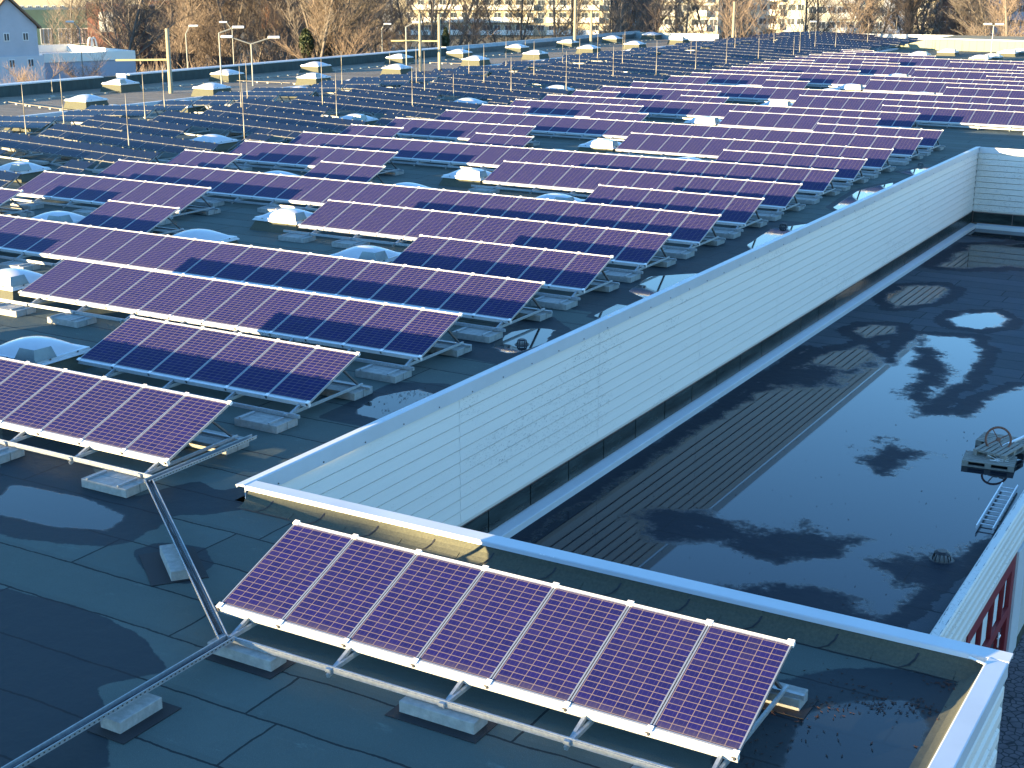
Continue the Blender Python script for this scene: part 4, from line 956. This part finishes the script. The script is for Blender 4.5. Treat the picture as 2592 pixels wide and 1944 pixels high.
def tree(px,D,k,sc=1,lab=None,rz=None):
    t=thing('bare_tree',lab or 'leafless brown tree standing beyond the roof edge','tree',at(px,D),r_.uniform(0,6.28) if rz is None else rz,'bare trees beyond the roof'); t.scale=(sc,)*3
    obj('trunk',PROTO[k][0],t); obj('crown',PROTO[k][1],t); return t
TREES=[]
# (px range, distance range, count)
for a,b_,D0,D1,n in ((130,420,175,215,2),(330,900,150,240,26),(860,1000,170,240,6),(1000,1560,165,225,12),(1560,1680,165,230,6),(1680,2240,160,215,13),(2240,2600,160,225,11)):
    for i in range(n):
        px=a+(b_-a)*(i+r_.random())/n; D=r_.uniform(D0,D1); TREES.append((D,px))
TREES.sort()
for i,(D,px) in enumerate(TREES):
    z_='left' if px<700 else 'centre' if px<1600 else 'right'
    tree(px,D,(5 if r_.random()<.5 else 6) if 1000<px<2240 else r_.randrange(5),r_.uniform(.8,1.15),f'leafless brown tree on the {z_} of the tree belt, {"near" if D<190 else "middle" if D<240 else "far"} rank')
tree(278,160,1,.95,'tall thin bare tree in front of the sunlit salmon block',0)
tree(52,112,4,.42,'small reddish bare tree before the gabled house',1)
tree(244,118,4,.42,'small bare tree before the white annex',2)
for px,D,s_,l in ((775,150,.95,'dark ivy-clad tree, left one of the dark pair'),(825,152,.85,'dark ivy-clad tree, right one of the dark pair'),(1128,165,.9,'ivy-covered trunk just right of the concrete masts'),):
    t=thing('ivy_tree',l,'tree',at(px,D),r_.uniform(0,6)); t.scale=(s_*(.6 if px>1000 else 1),s_*(.6 if px>1000 else 1),s_); obj('ivy',IVY,t); obj('trunk',PROTO[1][0],t)
t=thing('ivy_tree','yellow-green ivy-covered trunk before the ivory flats','tree',at(2195,200),1); t.scale=(.8,.8,1); obj('ivy',IVY2,t); obj('trunk',PROTO[1][0],t)
for i in range(150):
    px=r_.uniform(-30,2620); D=r_.uniform(98,150) if px<1400 else r_.uniform(172,215)
    k=r_.choice((0,1,2,3)); o=thing('shrub','leafless shrub in the brown thicket below the roof edge','shrub',at(px,D),r_.uniform(0,6.28),'leafless shrubs in the thicket',BUSH[k]); s_=r_.uniform(1.0,1.9) if px<980 or px>2230 else r_.uniform(.5,1.0); o.scale=(s_*1.2,s_*1.2,s_)
# dense brush mass so the ground does not show through far off
m_=MB(); r2_=random.Random(44)
for _ in range(11000):
    px=r2_.uniform(-60,2660); D=r2_.uniform(120,250) if px<950 else r2_.uniform(180,235)
    p=at(px,D); h=r2_.uniform(1.0,3.6) if px<950 or px>2250 else r2_.uniform(.5,1.3); a=Vector((r2_.uniform(-.9,.9),r2_.uniform(-.9,.9),h)); w_=r2_.uniform(.03,.075)
    s=Vector((w_,w_*.5,0)) if r2_.random()<.5 else Vector((w_,-w_*.5,0)); q=p+a*.55+Vector((r2_.uniform(-.3,.3),r2_.uniform(-.3,.3),0))
    m_.add([p-s,p+s,q+s*.7,q-s*.7],[(0,1,2,3)]); m_.add([q-s*.7,q+s*.7,p+a],[(0,1,2)])
struct('brushwood',m_.mesh('brushwood',B_BR,recalc=False),kind='stuff')
# ------------------------------------------------------------------ lamp posts and masts
def lamp(px,D,pytop,arms,lab,r0=.06):
    P=at(px,D); zt=zat(pytop,D,px)+7; t=thing('street_lamp',lab,'street lamp',P,face_rz(px),'street lamps beyond the roof'); m_=MB(); m_.tube((0,0,0),(0,0,zt),r0*1.3,r0*.8,8); 
    for dx,dz in arms: m_.tube((0,0,zt-.02),(dx,0,zt+dz),.05,.04,6)
    obj('pole',m_.mesh('pole',M['lamp']),t)
    for dx,dz in arms:
        h=MB(); s_=1 if dx>0 else -1; h.box(dx-.05 if s_>0 else dx-.75,dx+.75 if s_>0 else dx+.05,-.16,.16,zt+dz-.02,zt+dz+.15); obj('lamp_head',bevel(h.mesh('lamp_head',M['domeframe']),.04),t)
lamp(555,100,84,[(.95,.30)],'single-arm street lamp left of the two-armed one')
lamp(635,100,111,[(-1.25,.42),(1.2,.36)],'white street lamp with two angled arms')
lamp(471,130,85,[(.35,.6)],'slim curved street lamp left of the white single-arm one')
lamp(589,150,75,[(-.5,.7)],'slim street lamp behind the white pair')
lamp(203,150,72,[(-.5,.6)],'slim street lamp before the teal hall')
lamp(28,95,112,[(-1.5,-.45)],'street lamp whose arm reaches in at the left edge') if False else None
lamp(967,150,72,[(.25,.4)],'slim street lamp in front of the brown trees, left of the masts')
lamp(1028,120,68,[(.6,.3)],'white street lamp with short arm left of the masts')
lamp(1858,205,18,[(.2,.1),(-.2,.1)],'tall post with small lantern head before the ivory flats')
lamp(2512,150,64,[(.2,.05),(-.2,.05)],'short mushroom-headed post at the right edge')
lamp(2046,170,58,[(.1,.1)],'small round-headed lamp right of the bare trees')
def mast(px,D,pytop,lab,r0=.16,beam=None):
    P=at(px,D); zt=zat(pytop,D,px)+7; t=thing('concrete_mast',lab,'mast',P,face_rz(px),'concrete tram masts'); m_=MB(); m_.tube((0,0,0),(0,0,zt),r0*1.3,r0*.8,10); obj('shaft',m_.mesh('shaft',c_mast,smooth=True),t)
    if beam:
        dx,zz,th=beam; b=MB(); b.bar((0,0,zz),(dx,0,zz),th,th); obj('crossbeam',b.mesh('crossbeam',mat('yellow_beam',(.55,.48,.22),.6)),t)
mast(424,95,74,'thick concrete mast with yellow beam reaching left',.15,(-3.3,zat(150,95,424)+7,.11))
mast(1063,105,36,'left one of two concrete masts joined by the yellow beam',.11,(-2.1,zat(103,105,1063)+7,.09))
mast(1112,105,38,'right one of two concrete masts, lamp arm on top',.13,(-1.5,zat(104,105,1112)+7,.09))
mast(1455,150,-30,'tall pale mast before the cream flats',.16)
mast(1496,150,29,'shorter pale mast right of the tall one',.16)
mast(1855,160,5,'pale mast rising between the ivory flats',.16)
